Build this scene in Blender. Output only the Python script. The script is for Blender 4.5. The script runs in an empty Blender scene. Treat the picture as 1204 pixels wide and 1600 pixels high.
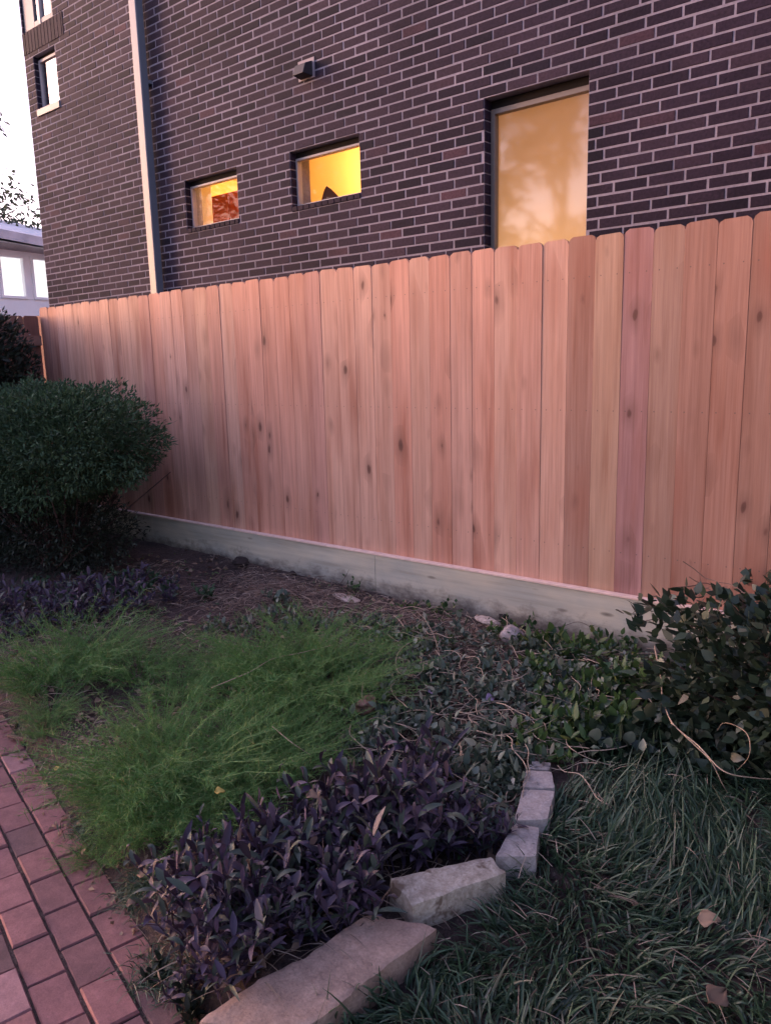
import bpy, math, random
import numpy as np
from mathutils import Vector, Matrix
random.seed(7)
rng = np.random.default_rng(11)
S = bpy.context.scene
R = math.radians

# ------------------------------------------------------------------ camera
CAM_Y, CAM_H, FPX = -3.804, 1.4446, 1218.0
AX = np.array([[0.77361289, 0.09766541, -0.62608671],
               [0.63318352, -0.15739674, 0.75782907],
               [-0.02453032, -0.98269412, -0.18360428]])   # rows: world X, Y, Z seen from the lens
cd = bpy.data.cameras.new('camera')
cd.sensor_fit = 'HORIZONTAL'
cd.sensor_width = 36.0
cd.lens = FPX / 1204.0 * 36.0
cd.clip_start = 0.05
cd.clip_end = 400
cam = bpy.data.objects.new('camera', cd)
S.collection.objects.link(cam)
rt, up, bk = AX @ np.array([1, 0, 0]), AX @ np.array([0, -1, 0]), AX @ np.array([0, 0, -1])
m = Matrix(((rt[0], up[0], bk[0], 0), (rt[1], up[1], bk[1], CAM_Y), (rt[2], up[2], bk[2], CAM_H), (0, 0, 0, 1)))
cam.matrix_world = m
S.camera = cam

# ------------------------------------------------------------------ sky, sun, exposure (dusk)
SUN_EL, SUN_AZ = R(9), R(252)          # low in the west, to the left of the photographer
w = bpy.data.worlds.new('World')
S.world = w
w.use_nodes = True
wn = w.node_tree
wn.nodes.clear()
wo = wn.nodes.new('ShaderNodeOutputWorld')
wb = wn.nodes.new('ShaderNodeBackground')
ws = wn.nodes.new('ShaderNodeTexSky')
ws.sky_type = 'NISHITA'
ws.sun_disc = False
ws.sun_elevation = SUN_EL
ws.sun_rotation = SUN_AZ
ws.dust_density = 3.0
ws.air_density = 1.0
ws.ozone_density = 1.0
wm = wn.nodes.new('ShaderNodeMix')
wm.data_type = 'RGBA'
wm.blend_type = 'MULTIPLY'
wm.inputs[0].default_value = 1.0
wm.inputs[7].default_value = (1.0, 0.79, 1.0, 1)     # the camera's pink dusk cast
wn.links.new(ws.outputs[0], wm.inputs[6])
wn.links.new(wm.outputs[2], wb.inputs[0])
wb.inputs[1].default_value = 0.12
wn.links.new(wb.outputs[0], wo.inputs[0])

sl = bpy.data.lights.new('sun', 'SUN')
sl.energy = 0.25
sl.angle = R(60)
sl.color = (1.0, 0.80, 0.82)
sun = bpy.data.objects.new('sun', sl)
S.collection.objects.link(sun)
sd = Vector((math.sin(SUN_AZ) * math.cos(SUN_EL + R(12)), math.cos(SUN_AZ) * math.cos(SUN_EL + R(12)), math.sin(SUN_EL + R(12))))
sun.rotation_euler = sd.to_track_quat('Z', 'Y').to_euler()

S.view_settings.view_transform = 'Standard'
S.view_settings.look = 'None'
S.view_settings.gamma = 1
S.view_settings.exposure = 2.75
S.render.engine = 'CYCLES'
S.cycles.use_denoising = True
S.cycles.max_bounces = 8
S.cycles.transparent_max_bounces = 12
S.cycles.sample_clamp_indirect = 6

# ------------------------------------------------------------------ helpers
def at(u, v, z=0.0):
    """ground spot of the garden for a measured photo point (world x, y at height z)"""
    r = AX @ np.array([u - 602.0, v - 800.0, FPX])
    t = (z - CAM_H) / r[2]
    return float(r[0] * t), float(CAM_Y + r[1] * t)

def at_y(u, v, y):
    r = AX @ np.array([u - 602.0, v - 800.0, FPX])
    t = (y - CAM_Y) / r[1]
    return float(r[0] * t), y, float(CAM_H + r[2] * t)

def make_mesh(name, verts, faces, attr=None, smooth=False):
    """verts (N,3) array, faces: (M,4) array or list of tuples, attr (N,4) colours"""
    me = bpy.data.meshes.new(name)
    if isinstance(faces, np.ndarray):
        V = np.ascontiguousarray(verts, dtype=np.float32)
        F = np.ascontiguousarray(faces, dtype=np.int32)
        k = F.shape[1]
        me.vertices.add(len(V)); me.vertices.foreach_set('co', V.ravel())
        me.loops.add(F.size); me.loops.foreach_set('vertex_index', F.ravel())
        me.polygons.add(len(F)); me.polygons.foreach_set('loop_start', np.arange(0, F.size, k, dtype=np.int32))
        me.polygons.foreach_set('loop_total', np.full(len(F), k, dtype=np.int32))
        me.update(calc_edges=True)
    else:
        me.from_pydata([tuple(map(float, v)) for v in verts], [], [tuple(int(i) for i in f) for f in faces])
        me.update()
    if attr is not None:
        a = me.color_attributes.new('var', 'FLOAT_COLOR', 'POINT')
        a.data.foreach_set('color', np.ascontiguousarray(attr, dtype=np.float32).ravel())
    if smooth:
        me.polygons.foreach_set('use_smooth', np.ones(len(me.polygons), dtype=bool))
    me.validate()
    return me

def obj(name, me, mat, parent=None, loc=(0, 0, 0), rz=0.0):
    o = bpy.data.objects.new(name, me)
    S.collection.objects.link(o)
    if mat is not None and me is not None and len(me.materials) == 0:
        for x in (mat if isinstance(mat, (list, tuple)) else [mat]):
            me.materials.append(x)
    o.location = loc
    o.rotation_euler = (0, 0, rz)
    if parent is not None:
        o.parent = parent
    return o

def tag(o, label=None, cat=None, group=None, kind=None):
    if label: o['label'] = label
    if cat: o['category'] = cat
    if group: o['group'] = group
    if kind: o['kind'] = kind
    return o

def empty(name, loc=(0, 0, 0), rz=0.0):
    o = bpy.data.objects.new(name, None)
    o.empty_display_size = 0.1
    S.collection.objects.link(o)
    o.location = loc
    o.rotation_euler = (0, 0, rz)
    return o

def copy_tree(o, parent=None):
    c = o.copy()
    S.collection.objects.link(c)
    if parent is not None:
        c.parent = parent
    for ch in [q for q in S.collection.objects if q.parent == o]:
        copy_tree(ch, c)
    return c

class MB:
    """collects polygons into one mesh"""
    def __init__(s):
        s.v, s.f, s.a = [], [], []
    def add(s, vs, fs, a=(0.5, 0.5, 0.5, 1)):
        n = len(s.v)
        s.v += [tuple(p) for p in vs]
        s.f += [tuple(i + n for i in f) for f in fs]
        s.a += [a] * len(vs)
    def box(s, x0, x1, y0, y1, z0, z1, a=(0.5, 0.5, 0.5, 1)):
        s.add([(x0, y0, z0), (x1, y0, z0), (x1, y1, z0), (x0, y1, z0), (x0, y0, z1), (x1, y0, z1), (x1, y1, z1), (x0, y1, z1)],
              [(0, 3, 2, 1), (4, 5, 6, 7), (0, 1, 5, 4), (1, 2, 6, 5), (2, 3, 7, 6), (3, 0, 4, 7)], a)
    def tube(s, pts, rad, n=6, a=(0.5, 0.5, 0.5, 1)):
        pts = [Vector(p) for p in pts]
        rs = rad if isinstance(rad, (list, tuple)) else [rad] * len(pts)
        b = len(s.v)
        for i, p in enumerate(pts):
            d = (pts[min(i + 1, len(pts) - 1)] - pts[max(i - 1, 0)]).normalized()
            u = d.cross(Vector((0, 0, 1)))
            if u.length < 0.05: u = d.cross(Vector((1, 0, 0)))
            u.normalize(); w_ = d.cross(u)
            for k in range(n):
                t = 2 * math.pi * k / n
                s.v.append(tuple(p + (u * math.cos(t) + w_ * math.sin(t)) * rs[i])); s.a.append(a)
        for i in range(len(pts) - 1):
            for k in range(n):
                k2 = (k + 1) % n
                s.f.append((b + i * n + k, b + i * n + k2, b + (i + 1) * n + k2, b + (i + 1) * n + k))
        s.f.append(tuple(b + k for k in range(n))[::-1])
        s.f.append(tuple(b + (len(pts) - 1) * n + k for k in range(n)))
    def build(s, name, mat, parent=None, loc=(0, 0, 0), smooth=False, bevel=0):
        me = make_mesh(name, s.v, s.f, np.array(s.a), smooth)
        o = obj(name, me, mat, parent, loc)
        if bevel:
            b = o.modifiers.new('bevel', 'BEVEL'); b.width = bevel; b.segments = 2; b.limit_method = 'ANGLE'
        return o

def unit(a):
    return a / np.maximum(np.linalg.norm(a, axis=1, keepdims=True), 1e-9)

def strips(base, dirv, length, width, droop=0.3, nseg=3, prof='blade', fold=0.0, side=None, shade=None):
    """leaves or blades: N curved tapering strips; returns verts, quads, attribute"""
    n = len(base)
    dirv = unit(dirv)
    if side is None:
        side = unit(np.cross(dirv, rng.normal(size=(n, 3)) * 0.5 + np.array([0, 0, 1.0])))
    length = np.broadcast_to(length, (n,)); width = np.broadcast_to(width, (n,)); droop = np.broadcast_to(droop, (n,))
    nrm = unit(np.cross(side, dirv))
    r1, r2 = rng.random(n), rng.random(n) if shade is None else shade
    cols = 3 if fold else 2
    V = np.zeros((n, nseg + 1, cols, 3)); A = np.ones((n, nseg + 1, cols, 4))
    for k in range(nseg + 1):
        t = k / nseg
        if prof == 'blade': p = max(0.06, (1 - t) ** 0.7) if k else 0.7
        elif prof == 'lance': p = max(0.05, math.sin(math.pi * min(1, t * 0.9 + 0.08)) ** 0.9)
        elif prof == 'ovate': p = max(0.05, math.sin(math.pi * (t ** 0.65) * 0.97 + 0.05))
        else: p = 1.0
        c = base + dirv * (length * t)[:, None]
        c = c + np.array([0, 0, -1.0]) * (droop * length * t * t)[:, None]
        hw = side * (width * p * 0.5)[:, None]
        if cols == 2:
            V[:, k, 0] = c - hw; V[:, k, 1] = c + hw
        else:
            V[:, k, 0] = c - hw + nrm * (width * p * fold)[:, None]; V[:, k, 1] = c; V[:, k, 2] = c + hw + nrm * (width * p * fold)[:, None]
        A[:, k, :, 1] = t
    A[:, :, :, 0] = r1[:, None, None]; A[:, :, :, 2] = r2[:, None, None]
    per = (nseg + 1) * cols
    off = (np.arange(n) * per)[:, None]
    F = []
    for k in range(nseg):
        for c in range(cols - 1):
            i = k * cols + c
            F.append(off + np.array([[i, i + 1, i + cols + 1, i + cols]]))
    F = np.concatenate(F, 1).reshape(-1, 4)
    return V.reshape(-1, 3), F, A.reshape(-1, 4)

def merge(parts):
    vs, fs, as_, n = [], [], [], 0
    for v, f, a in parts:
        vs.append(v); fs.append(f + n); as_.append(a); n += len(v)
    return np.concatenate(vs), np.concatenate(fs), np.concatenate(as_)

def rand_dir(n, zmin=-1.0, zmax=1.0):
    z = rng.uniform(zmin, zmax, n); a = rng.uniform(0, 2 * np.pi, n); r = np.sqrt(np.maximum(0, 1 - z * z))
    return np.stack([r * np.cos(a), r * np.sin(a), z], 1)

# smooth value noise for terrain and crowns
_tab = rng.random((64, 64, 64))
def vnoise(x, y, z=0.0):
    x, y, z = np.broadcast_arrays(np.asarray(x, float), np.asarray(y, float), np.asarray(z, float))
    xi, yi, zi = np.floor(x).astype(int), np.floor(y).astype(int), np.floor(z).astype(int)
    fx, fy, fz = x - xi, y - yi, z - zi
    fx, fy, fz = [t * t * (3 - 2 * t) for t in (fx, fy, fz)]
    g = lambda a, b, c: _tab[(xi + a) % 64, (yi + b) % 64, (zi + c) % 64]
    l = lambda a, b, t: a + (b - a) * t
    return l(l(l(g(0, 0, 0), g(1, 0, 0), fx), l(g(0, 1, 0), g(1, 1, 0), fx), fy),
             l(l(g(0, 0, 1), g(1, 0, 1), fx), l(g(0, 1, 1), g(1, 1, 1), fx), fy), fz) - 0.5

# ------------------------------------------------------------------ materials
def new_mat(name):
    m_ = bpy.data.materials.new(name); m_.use_nodes = True
    nt = m_.node_tree; nt.nodes.clear()
    out = nt.nodes.new('ShaderNodeOutputMaterial')
    b = nt.nodes.new('ShaderNodeBsdfPrincipled')
    nt.links.new(b.outputs[0], out.inputs[0])
    return m_, nt, b, out

def N(nt, t, **kw):
    n = nt.nodes.new(t)
    for k, v in kw.items():
        if k.startswith('i_'): n.inputs[k[2:].replace('_', ' ')].default_value = v
        else: setattr(n, k, v)
    return n

def ramp(nt, fac, stops):
    r = nt.nodes.new('ShaderNodeValToRGB')
    e = r.color_ramp.elements
    while len(e) > 1: e.remove(e[0])
    e[0].position = stops[0][0]; e[0].color = (*stops[0][1], 1)
    for p, c in stops[1:]:
        q = e.new(p); q.color = (*c, 1)
    nt.links.new(fac, r.inputs[0])
    return r.outputs[0]

def mixc(nt, fac, a, b, mode='MIX'):
    n = nt.nodes.new('ShaderNodeMix'); n.data_type = 'RGBA'; n.blend_type = mode
    for sock, val in ((0, fac), (6, a), (7, b)):
        if hasattr(val, 'links'): nt.links.new(val, n.inputs[sock])
        elif isinstance(val, (int, float)): n.inputs[sock].default_value = val
        else: n.inputs[sock].default_value = (*val, 1)
    return n.outputs[2]

def noise(nt, vec, scale, detail=4, rough=0.6, dim='3D'):
    n = N(nt, 'ShaderNodeTexNoise', noise_dimensions=dim)
    n.inputs['Scale'].default_value = scale; n.inputs['Detail'].default_value = detail; n.inputs['Roughness'].default_value = rough
    if vec is not None: nt.links.new(vec, n.inputs['Vector'])
    return n.outputs['Fac']

def bump(nt, b, h, strength, dist):
    n = nt.nodes.new('ShaderNodeBump'); n.inputs['Strength'].default_value = strength; n.inputs['Distance'].default_value = dist
    nt.links.new(h, n.inputs['Height']); nt.links.new(n.outputs[0], b.inputs['Normal'])

def tcoord(nt, kind='Object', scale=None):
    t = nt.nodes.new('ShaderNodeTexCoord')
    if scale is None: return t.outputs[kind]
    mp = nt.nodes.new('ShaderNodeMapping'); mp.inputs['Scale'].default_value = scale
    nt.links.new(t.outputs[kind], mp.inputs['Vector'])
    return mp.outputs[0]

def plain(name, col, rough=0.6, metal=0.0, var=0.12, nscale=12, bs=0.0):
    m_, nt, b, _ = new_mat(name)
    f = noise(nt, tcoord(nt), nscale)
    c = ramp(nt, f, [(0.3, tuple(x * (1 - var) for x in col)), (0.7, tuple(min(1, x * (1 + var)) for x in col))])
    nt.links.new(c, b.inputs['Base Color'])
    b.inputs['Roughness'].default_value = rough; b.inputs['Metallic'].default_value = metal
    if bs: bump(nt, b, f, bs, 0.01)
    return m_

def leafmat(name, stops, rough=0.5, trans=0.25, tipcol=None):
    """colour by per-leaf random value, slightly translucent"""
    m_, nt, b, out = new_mat(name)
    at_ = N(nt, 'ShaderNodeAttribute', attribute_name='var')
    sp = nt.nodes.new('ShaderNodeSeparateColor'); nt.links.new(at_.outputs['Color'], sp.inputs[0])
    c = ramp(nt, sp.outputs[0], stops)
    if tipcol:
        mm = N(nt, 'ShaderNodeMath', operation='MULTIPLY'); nt.links.new(sp.outputs[1], mm.inputs[0]); nt.links.new(sp.outputs[2], mm.inputs[1])
        c = mixc(nt, mm.outputs[0], c, tipcol)
    nt.links.new(c, b.inputs['Base Color'])
    b.inputs['Roughness'].default_value = rough
    tr = nt.nodes.new('ShaderNodeBsdfTranslucent'); nt.links.new(c, tr.inputs[0])
    mx = nt.nodes.new('ShaderNodeMixShader'); mx.inputs[0].default_value = trans
    nt.links.new(b.outputs[0], mx.inputs[1]); nt.links.new(tr.outputs[0], mx.inputs[2]); nt.links.new(mx.outputs[0], out.inputs[0])
    return m_

M = {}
# bricks: colour by per-brick value
m_, nt, b, _ = new_mat('house_brick')
a_ = N(nt, 'ShaderNodeAttribute', attribute_name='var'); sp = nt.nodes.new('ShaderNodeSeparateColor'); nt.links.new(a_.outputs['Color'], sp.inputs[0])
c = ramp(nt, sp.outputs[0], [(0.0, (.011, .010, .020)), (0.22, (.018, .012, .024)), (0.6, (.029, .020, .035)), (0.85, (.040, .027, .042)), (1.0, (.062, .034, .048))])
tc = tcoord(nt)
f1 = noise(nt, tc, 60, 3); f2 = noise(nt, tc, 1.1, 3)
c = mixc(nt, 1.0, c, ramp(nt, f1, [(0.3, (.7, .7, .7)), (0.7, (1.3, 1.3, 1.3))]), 'MULTIPLY')
c = mixc(nt, 1.0, c, ramp(nt, f2, [(0.32, (.68, .70, .74)), (0.68, (1.32, 1.28, 1.28))]), 'MULTIPLY')
nt.links.new(c, b.inputs['Base Color']); b.inputs['Roughness'].default_value = 0.75; b.inputs['Specular IOR Level'].default_value = 0.12
bump(nt, b, f1, 0.35, 0.006)
M['brick'] = m_
m_, nt, b, _ = new_mat('mortar')
tc = tcoord(nt); f1 = noise(nt, tc, 45, 4); f2 = noise(nt, tc, 1.4, 4)
c = mixc(nt, 1.0, ramp(nt, f1, [(0.3, (.22, .20, .245)), (0.7, (.31, .285, .34))]), ramp(nt, f2, [(0.32, (.62, .62, .64)), (0.66, (1.12, 1.12, 1.12))]), 'MULTIPLY')
nt.links.new(c, b.inputs['Base Color']); b.inputs['Roughness'].default_value = 0.9; bump(nt, b, f1, 0.4, 0.004)
M['mortar'] = m_

# cedar pickets: board colour from the object, grain along z, knots
m_, nt, b, _ = new_mat('cedar')
oi = nt.nodes.new('ShaderNodeObjectInfo')
tc = nt.nodes.new('ShaderNodeTexCoord')
ofs = N(nt, 'ShaderNodeVectorMath', operation='SCALE'); ofs.inputs[0].default_value = (43.7, 5.1, 61.3); nt.links.new(oi.outputs['Random'], ofs.inputs['Scale'])
ad = N(nt, 'ShaderNodeVectorMath', operation='ADD'); nt.links.new(tc.outputs['Object'], ad.inputs[0]); nt.links.new(ofs.outputs[0], ad.inputs[1])
def mapped(scale):
    mp = nt.nodes.new('ShaderNodeMapping'); mp.inputs['Scale'].default_value = scale; nt.links.new(ad.outputs[0], mp.inputs['Vector']); return mp.outputs[0]
# knot field: stretched cells, only some of them bear a knot
vo = N(nt, 'ShaderNodeTexVoronoi', voronoi_dimensions='3D'); vo.inputs['Scale'].default_value = 1.0; vo.inputs['Randomness'].default_value = 0.8
wob = noise(nt, mapped((9, 9, 5)), 1.0, 3)
wv = N(nt, 'ShaderNodeVectorMath', operation='SCALE'); nt.links.new(mapped((10.0, 2.0, 4.6)), wv.inputs[0]); wv.inputs['Scale'].default_value = 1.0
wa = N(nt, 'ShaderNodeVectorMath', operation='ADD'); nt.links.new(wv.outputs[0], wa.inputs[0])
wc = nt.nodes.new('ShaderNodeCombineXYZ'); wm_ = N(nt, 'ShaderNodeMath', operation='MULTIPLY'); nt.links.new(wob, wm_.inputs[0]); wm_.inputs[1].default_value = 0.35
nt.links.new(wm_.outputs[0], wc.inputs[0]); nt.links.new(wm_.outputs[0], wc.inputs[2]); nt.links.new(wc.outputs[0], wa.inputs[1])
nt.links.new(wa.outputs[0], vo.inputs['Vector'])
sc_ = nt.nodes.new('ShaderNodeSeparateColor'); nt.links.new(vo.outputs['Color'], sc_.inputs[0])
gate = N(nt, 'ShaderNodeMath', operation='GREATER_THAN'); nt.links.new(sc_.outputs[0], gate.inputs[0]); gate.inputs[1].default_value = 0.60
kd = N(nt, 'ShaderNodeMath', operation='DIVIDE'); ks = N(nt, 'ShaderNodeMath', operation='MULTIPLY_ADD'); nt.links.new(sc_.outputs[1], ks.inputs[0]); ks.inputs[1].default_value = 1.5; ks.inputs[2].default_value = .22
nt.links.new(vo.outputs['Distance'], kd.inputs[0]); nt.links.new(ks.outputs[0], kd.inputs[1])
kn = ramp(nt, kd.outputs[0], [(0.0, (1, 1, 1)), (0.09, (.85, .85, .85)), (0.13, (.40, .40, .40)), (0.22, (.24, .24, .24)), (0.45, (0, 0, 0))])
km = N(nt, 'ShaderNodeMath', operation='MULTIPLY'); nt.links.new(kn, km.inputs[0]); nt.links.new(gate.outputs[0], km.inputs[1])
# grain
g1 = noise(nt, mapped((55, 8, 1.3)), 1.0, 5, 0.65)
g2 = noise(nt, mapped((260, 30, 5)), 1.0, 2, 0.5)
g3 = noise(nt, mapped((11, 4, 1.1)), 1.0, 3, 0.5)
col = mixc(nt, 1.0, oi.outputs['Color'], ramp(nt, g1, [(0.30, (.80, .74, .72)), (0.5, (1, 1, 1)), (0.72, (1.16, 1.16, 1.14))]), 'MULTIPLY')
col = mixc(nt, 1.0, col, ramp(nt, g3, [(0.28, (.74, .60, .54)), (0.42, (.93, .88, .85)), (0.55, (1, 1, 1)), (0.72, (1.12, 1.14, 1.14))]), 'MULTIPLY')
col = mixc(nt, 1.0, col, ramp(nt, g2, [(0.3, (.93, .92, .91)), (0.7, (1.05, 1.05, 1.05))]), 'MULTIPLY')
sv = N(nt, 'ShaderNodeTexVoronoi'); sv.inputs['Scale'].default_value = 1.0; nt.links.new(mapped((4.2, 1.5, 1.35)), sv.inputs['Vector'])
sg = nt.nodes.new('ShaderNodeSeparateColor'); nt.links.new(sv.outputs['Color'], sg.inputs[0])
sm_ = N(nt, 'ShaderNodeMath', operation='GREATER_THAN'); nt.links.new(sg.outputs[0], sm_.inputs[0]); sm_.inputs[1].default_value = .66
s2_ = N(nt, 'ShaderNodeMath', operation='MULTIPLY'); nt.links.new(ramp(nt, sv.outputs['Distance'], [(0, (.7, .7, .7)), (.18, (.4, .4, .4)), (.42, (0, 0, 0))]), s2_.inputs[0]); nt.links.new(sm_.outputs[0], s2_.inputs[1])
col = mixc(nt, s2_.outputs[0], col, (.30, .105, .065))
col = mixc(nt, km.outputs[0], col, (.11, .044, .032))
so = nt.nodes.new('ShaderNodeSeparateXYZ'); nt.links.new(tc.outputs['Object'], so.inputs[0])
def mth(op, a, b_=None, c_=None):
    n = N(nt, 'ShaderNodeMath', operation=op)
    for i_, q_ in enumerate((a, b_, c_)):
        if q_ is None: continue
        if hasattr(q_, 'links'): nt.links.new(q_, n.inputs[i_])
        else: n.inputs[i_].default_value = q_
    return n.outputs[0]
ax = mth('SUBTRACT', mth('ABSOLUTE', so.outputs[0]), .042)
dz_ = None
for zn in (.464, 1.194, 1.864):
    q_ = mth('ABSOLUTE', mth('SUBTRACT', so.outputs[2], zn)); dz_ = q_ if dz_ is None else mth('MINIMUM', dz_, q_)
nd = mth('SQRT', mth('ADD', mth('MULTIPLY', ax, ax), mth('MULTIPLY', dz_, dz_)))
nail = mth('LESS_THAN', nd, .0034)
col = mixc(nt, mth('MULTIPLY', nail, .7), col, (.10, .085, .08))
nt.links.new(col, b.inputs['Base Color']); b.inputs['Roughness'].default_value = 0.75
bump(nt, b, g1, 0.18, 0.004)
M['cedar'] = m_

# green treated board
m_, nt, b, _ = new_mat('treated_board')
tc1 = tcoord(nt, 'Object', (1.2, 6, 26)); g1 = noise(nt, tc1, 1.0, 6, 0.6); g2 = noise(nt, tcoord(nt, 'Object', (2.2, 2, 5)), 1.0, 4)
col = ramp(nt, g1, [(0.28, (.36, .33, .27)), (0.45, (.47, .445, .375)), (0.7, (.56, .53, .45))])
col = mixc(nt, 1.0, col, ramp(nt, g2, [(0.3, (.80, .86, .90)), (0.65, (1.12, 1.08, 1.0))]), 'MULTIPLY')
vo = N(nt, 'ShaderNodeTexVoronoi'); vo.inputs['Scale'].default_value = 1.0; nt.links.new(tcoord(nt, 'Object', (2.6, 2, 9)), vo.inputs['Vector'])
col = mixc(nt, ramp(nt, vo.outputs['Distance'], [(0.0, (.8, .8, .8)), (0.07, (.5, .5, .5)), (0.12, (0, 0, 0))]), col, (.06, .045, .035))
so = nt.nodes.new('ShaderNodeSeparateXYZ'); nt.links.new(tcoord(nt), so.inputs[0])
md = noise(nt, tcoord(nt, 'Object', (9, 9, 14)), 1.0, 5, .7)
mm = N(nt, 'ShaderNodeMath', operation='MULTIPLY_ADD'); nt.links.new(md, mm.inputs[0]); mm.inputs[1].default_value = -.30; nt.links.new(so.outputs[2], mm.inputs[2])
ms = N(nt, 'ShaderNodeMapRange'); nt.links.new(mm.outputs[0], ms.inputs[0]); ms.inputs[1].default_value = -.17; ms.inputs[2].default_value = -.06; ms.inputs[3].default_value = .8; ms.inputs[4].default_value = 0.0
col = mixc(nt, ms.outputs[0], col, (.07, .048, .042))
nt.links.new(col, b.inputs['Base Color']); b.inputs['Roughness'].default_value = 0.8; bump(nt, b, g1, 0.25, 0.004)
M['treated'] = m_

# soil
m_, nt, b, _ = new_mat('soil')
tc = tcoord(nt); f1 = noise(nt, tc, 38, 8, 0.75); f2 = noise(nt, tc, 2.2, 4); f3 = noise(nt, tc, 160, 4, 0.7)
col = ramp(nt, f1, [(0.3, (.026, .017, .017)), (0.5, (.062, .042, .040)), (0.62, (.115, .082, .074)), (0.78, (.22, .16, .14))])
col = mixc(nt, 1.0, col, ramp(nt, f2, [(0.35, (.55, .52, .55)), (0.7, (1.2, 1.1, 1.05))]), 'MULTIPLY')
col = mixc(nt, 1.0, col, ramp(nt, f3, [(0.3, (.6, .6, .6)), (0.7, (1.35, 1.35, 1.35))]), 'MULTIPLY')
nt.links.new(col, b.inputs['Base Color']); b.inputs['Roughness'].default_value = 0.95; bump(nt, b, f1, 0.8, 0.03)
M['soil'] = m_

# pavers
m_, nt, b, _ = new_mat('paver')
a_ = N(nt, 'ShaderNodeAttribute', attribute_name='var'); sp = nt.nodes.new('ShaderNodeSeparateColor'); nt.links.new(a_.outputs['Color'], sp.inputs[0])
c = ramp(nt, sp.outputs[0], [(0.0, (.11, .070, .070)), (0.2, (.19, .090, .088)), (0.5, (.26, .115, .112)), (0.8, (.32, .14, .135)), (1.0, (.37, .20, .20))])
tc = tcoord(nt); f1 = noise(nt, tc, 30, 6, 0.7); f2 = noise(nt, tc, 5, 4); f3 = noise(nt, tc, 220, 3)
c = mixc(nt, 1.0, c, ramp(nt, f1, [(0.3, (.75, .72, .72)), (0.7, (1.15, 1.15, 1.15))]), 'MULTIPLY')
c = mixc(nt, 1.0, c, ramp(nt, f2, [(0.3, (.72, .72, .75)), (0.65, (1.1, 1.1, 1.1))]), 'MULTIPLY')
c = mixc(nt, 1.0, c, ramp(nt, f3, [(0.3, (.85, .85, .85)), (0.7, (1.12, 1.12, 1.12))]), 'MULTIPLY')
nt.links.new(c, b.inputs['Base Color']); b.inputs['Roughness'].default_value = 0.8; bump(nt, b, f1, 0.4, 0.006)
M['paver'] = m_

def stonemat(name, lo, mid, hi, spots=None):
    m_, nt, b, _ = new_mat(name)
    tc = tcoord(nt); f1 = noise(nt, tc, 26, 8, 0.72); f2 = noise(nt, tc, 130, 4, 0.6); f3 = noise(nt, tc, 7, 4)
    c = ramp(nt, f1, [(0.3, lo), (0.5, mid), (0.72, hi)])
    c = mixc(nt, 1.0, c, ramp(nt, f2, [(0.3, (.78, .78, .78)), (0.7, (1.18, 1.18, 1.18))]), 'MULTIPLY')
    c = mixc(nt, 1.0, c, ramp(nt, f3, [(0.3, (.8, .8, .8)), (0.7, (1.12, 1.12, 1.12))]), 'MULTIPLY')
    if spots: c = mixc(nt, ramp(nt, noise(nt, tc, 14, 3), [(0.56, (0, 0, 0)), (0.64, (.85, .85, .85))]), c, spots)
    nt.links.new(c, b.inputs['Base Color']); b.inputs['Roughness'].default_value = 0.9; bump(nt, b, f1, 0.6, 0.01)
    return m_
M['tan_stone'] = stonemat('tan_stone', (.30, .20, .16), (.38, .26, .21), (.45, .32, .26))
M['lime_stone'] = stonemat('lime_stone', (.26, .21, .165), (.44, .38, .32), (.60, .54, .48), (.12, .075, .05))
M['grey_block'] = stonemat('grey_block', (.28, .245, .235), (.38, .335, .325), (.48, .43, .42))
M['rock'] = stonemat('rock', (.20, .17, .16), (.34, .29, .28), (.48, .42, .41))
M['pale_stone'] = stonemat('pale_stone', (.34, .27, .24), (.50, .41, .36), (.62, .53, .48))
M['red_rubble'] = stonemat('red_rubble', (.16, .08, .06), (.26, .14, .11), (.34, .2, .16))
M['clod'] = stonemat('clod', (.010, .007, .007), (.022, .015, .014), (.045, .03, .028))

M['white_frame'] = plain('white_frame', (.42, .39, .40), 0.45, 0, 0.06)
M['grey_frame'] = plain('grey_frame', (.12, .12, .14), 0.45, 0, 0.08)
M['beige_frame'] = plain('beige_frame', (.20, .17, .15), 0.5, 0, 0.08)
M['dark_lintel'] = plain('dark_lintel', (.006, .004, .005), 0.9)
M['spout'] = plain('spout', (.15, .155, .185), 0.4, 0.0, 0.06, 6)
M['vent_dark'] = plain('vent_dark', (.025, .018, .022), 0.6)
M['vent_light'] = plain('vent_light', (.26, .22, .25), 0.6)
M['white_wall'] = plain('white_wall', (.88, .87, .88), 0.7, 0, 0.05, 3)
M['roof_grey'] = plain('roof_grey', (.55, .50, .52), 0.8, 0, 0.2, 5)
M['roof_dark'] = plain('roof_dark', (.06, .055, .06), 0.9)
M['room_yellow'] = plain('room_yellow', (.80, .60, .30), 0.8, 0, 0.04, 2)
M['room_cream'] = plain('room_cream', (.75, .60, .38), 0.8, 0, 0.04, 2)
M['curtain'] = leafmat('curtain', [(0, (.85, .80, .66)), (1, (.85, .80, .66))], 0.85, 0.75)
M['cabinet_red'] = plain('cabinet_red', (.55, .12, .06), 0.5, 0, 0.1, 5)
M['cloth_brown'] = plain('cloth_brown', (.13, .055, .03), 0.85, 0, 0.2, 8)
M['cloth_grey'] = plain('cloth_grey', (.45, .42, .30), 0.85, 0, 0.2, 8)
M['post_wood'] = plain('post_wood', (.24, .12, .09), 0.8, 0, 0.2, 12, 0.3)
M['bark'] = plain('bark', (.060, .042, .036), 0.9, 0, 0.35, 14, 0.6)
M['twig'] = plain('twig', (.16, .11, .09), 0.8, 0, 0.3, 25)
M['dark_twig'] = plain('dark_twig', (.075, .04, .038), 0.8, 0, 0.3, 25)
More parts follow.
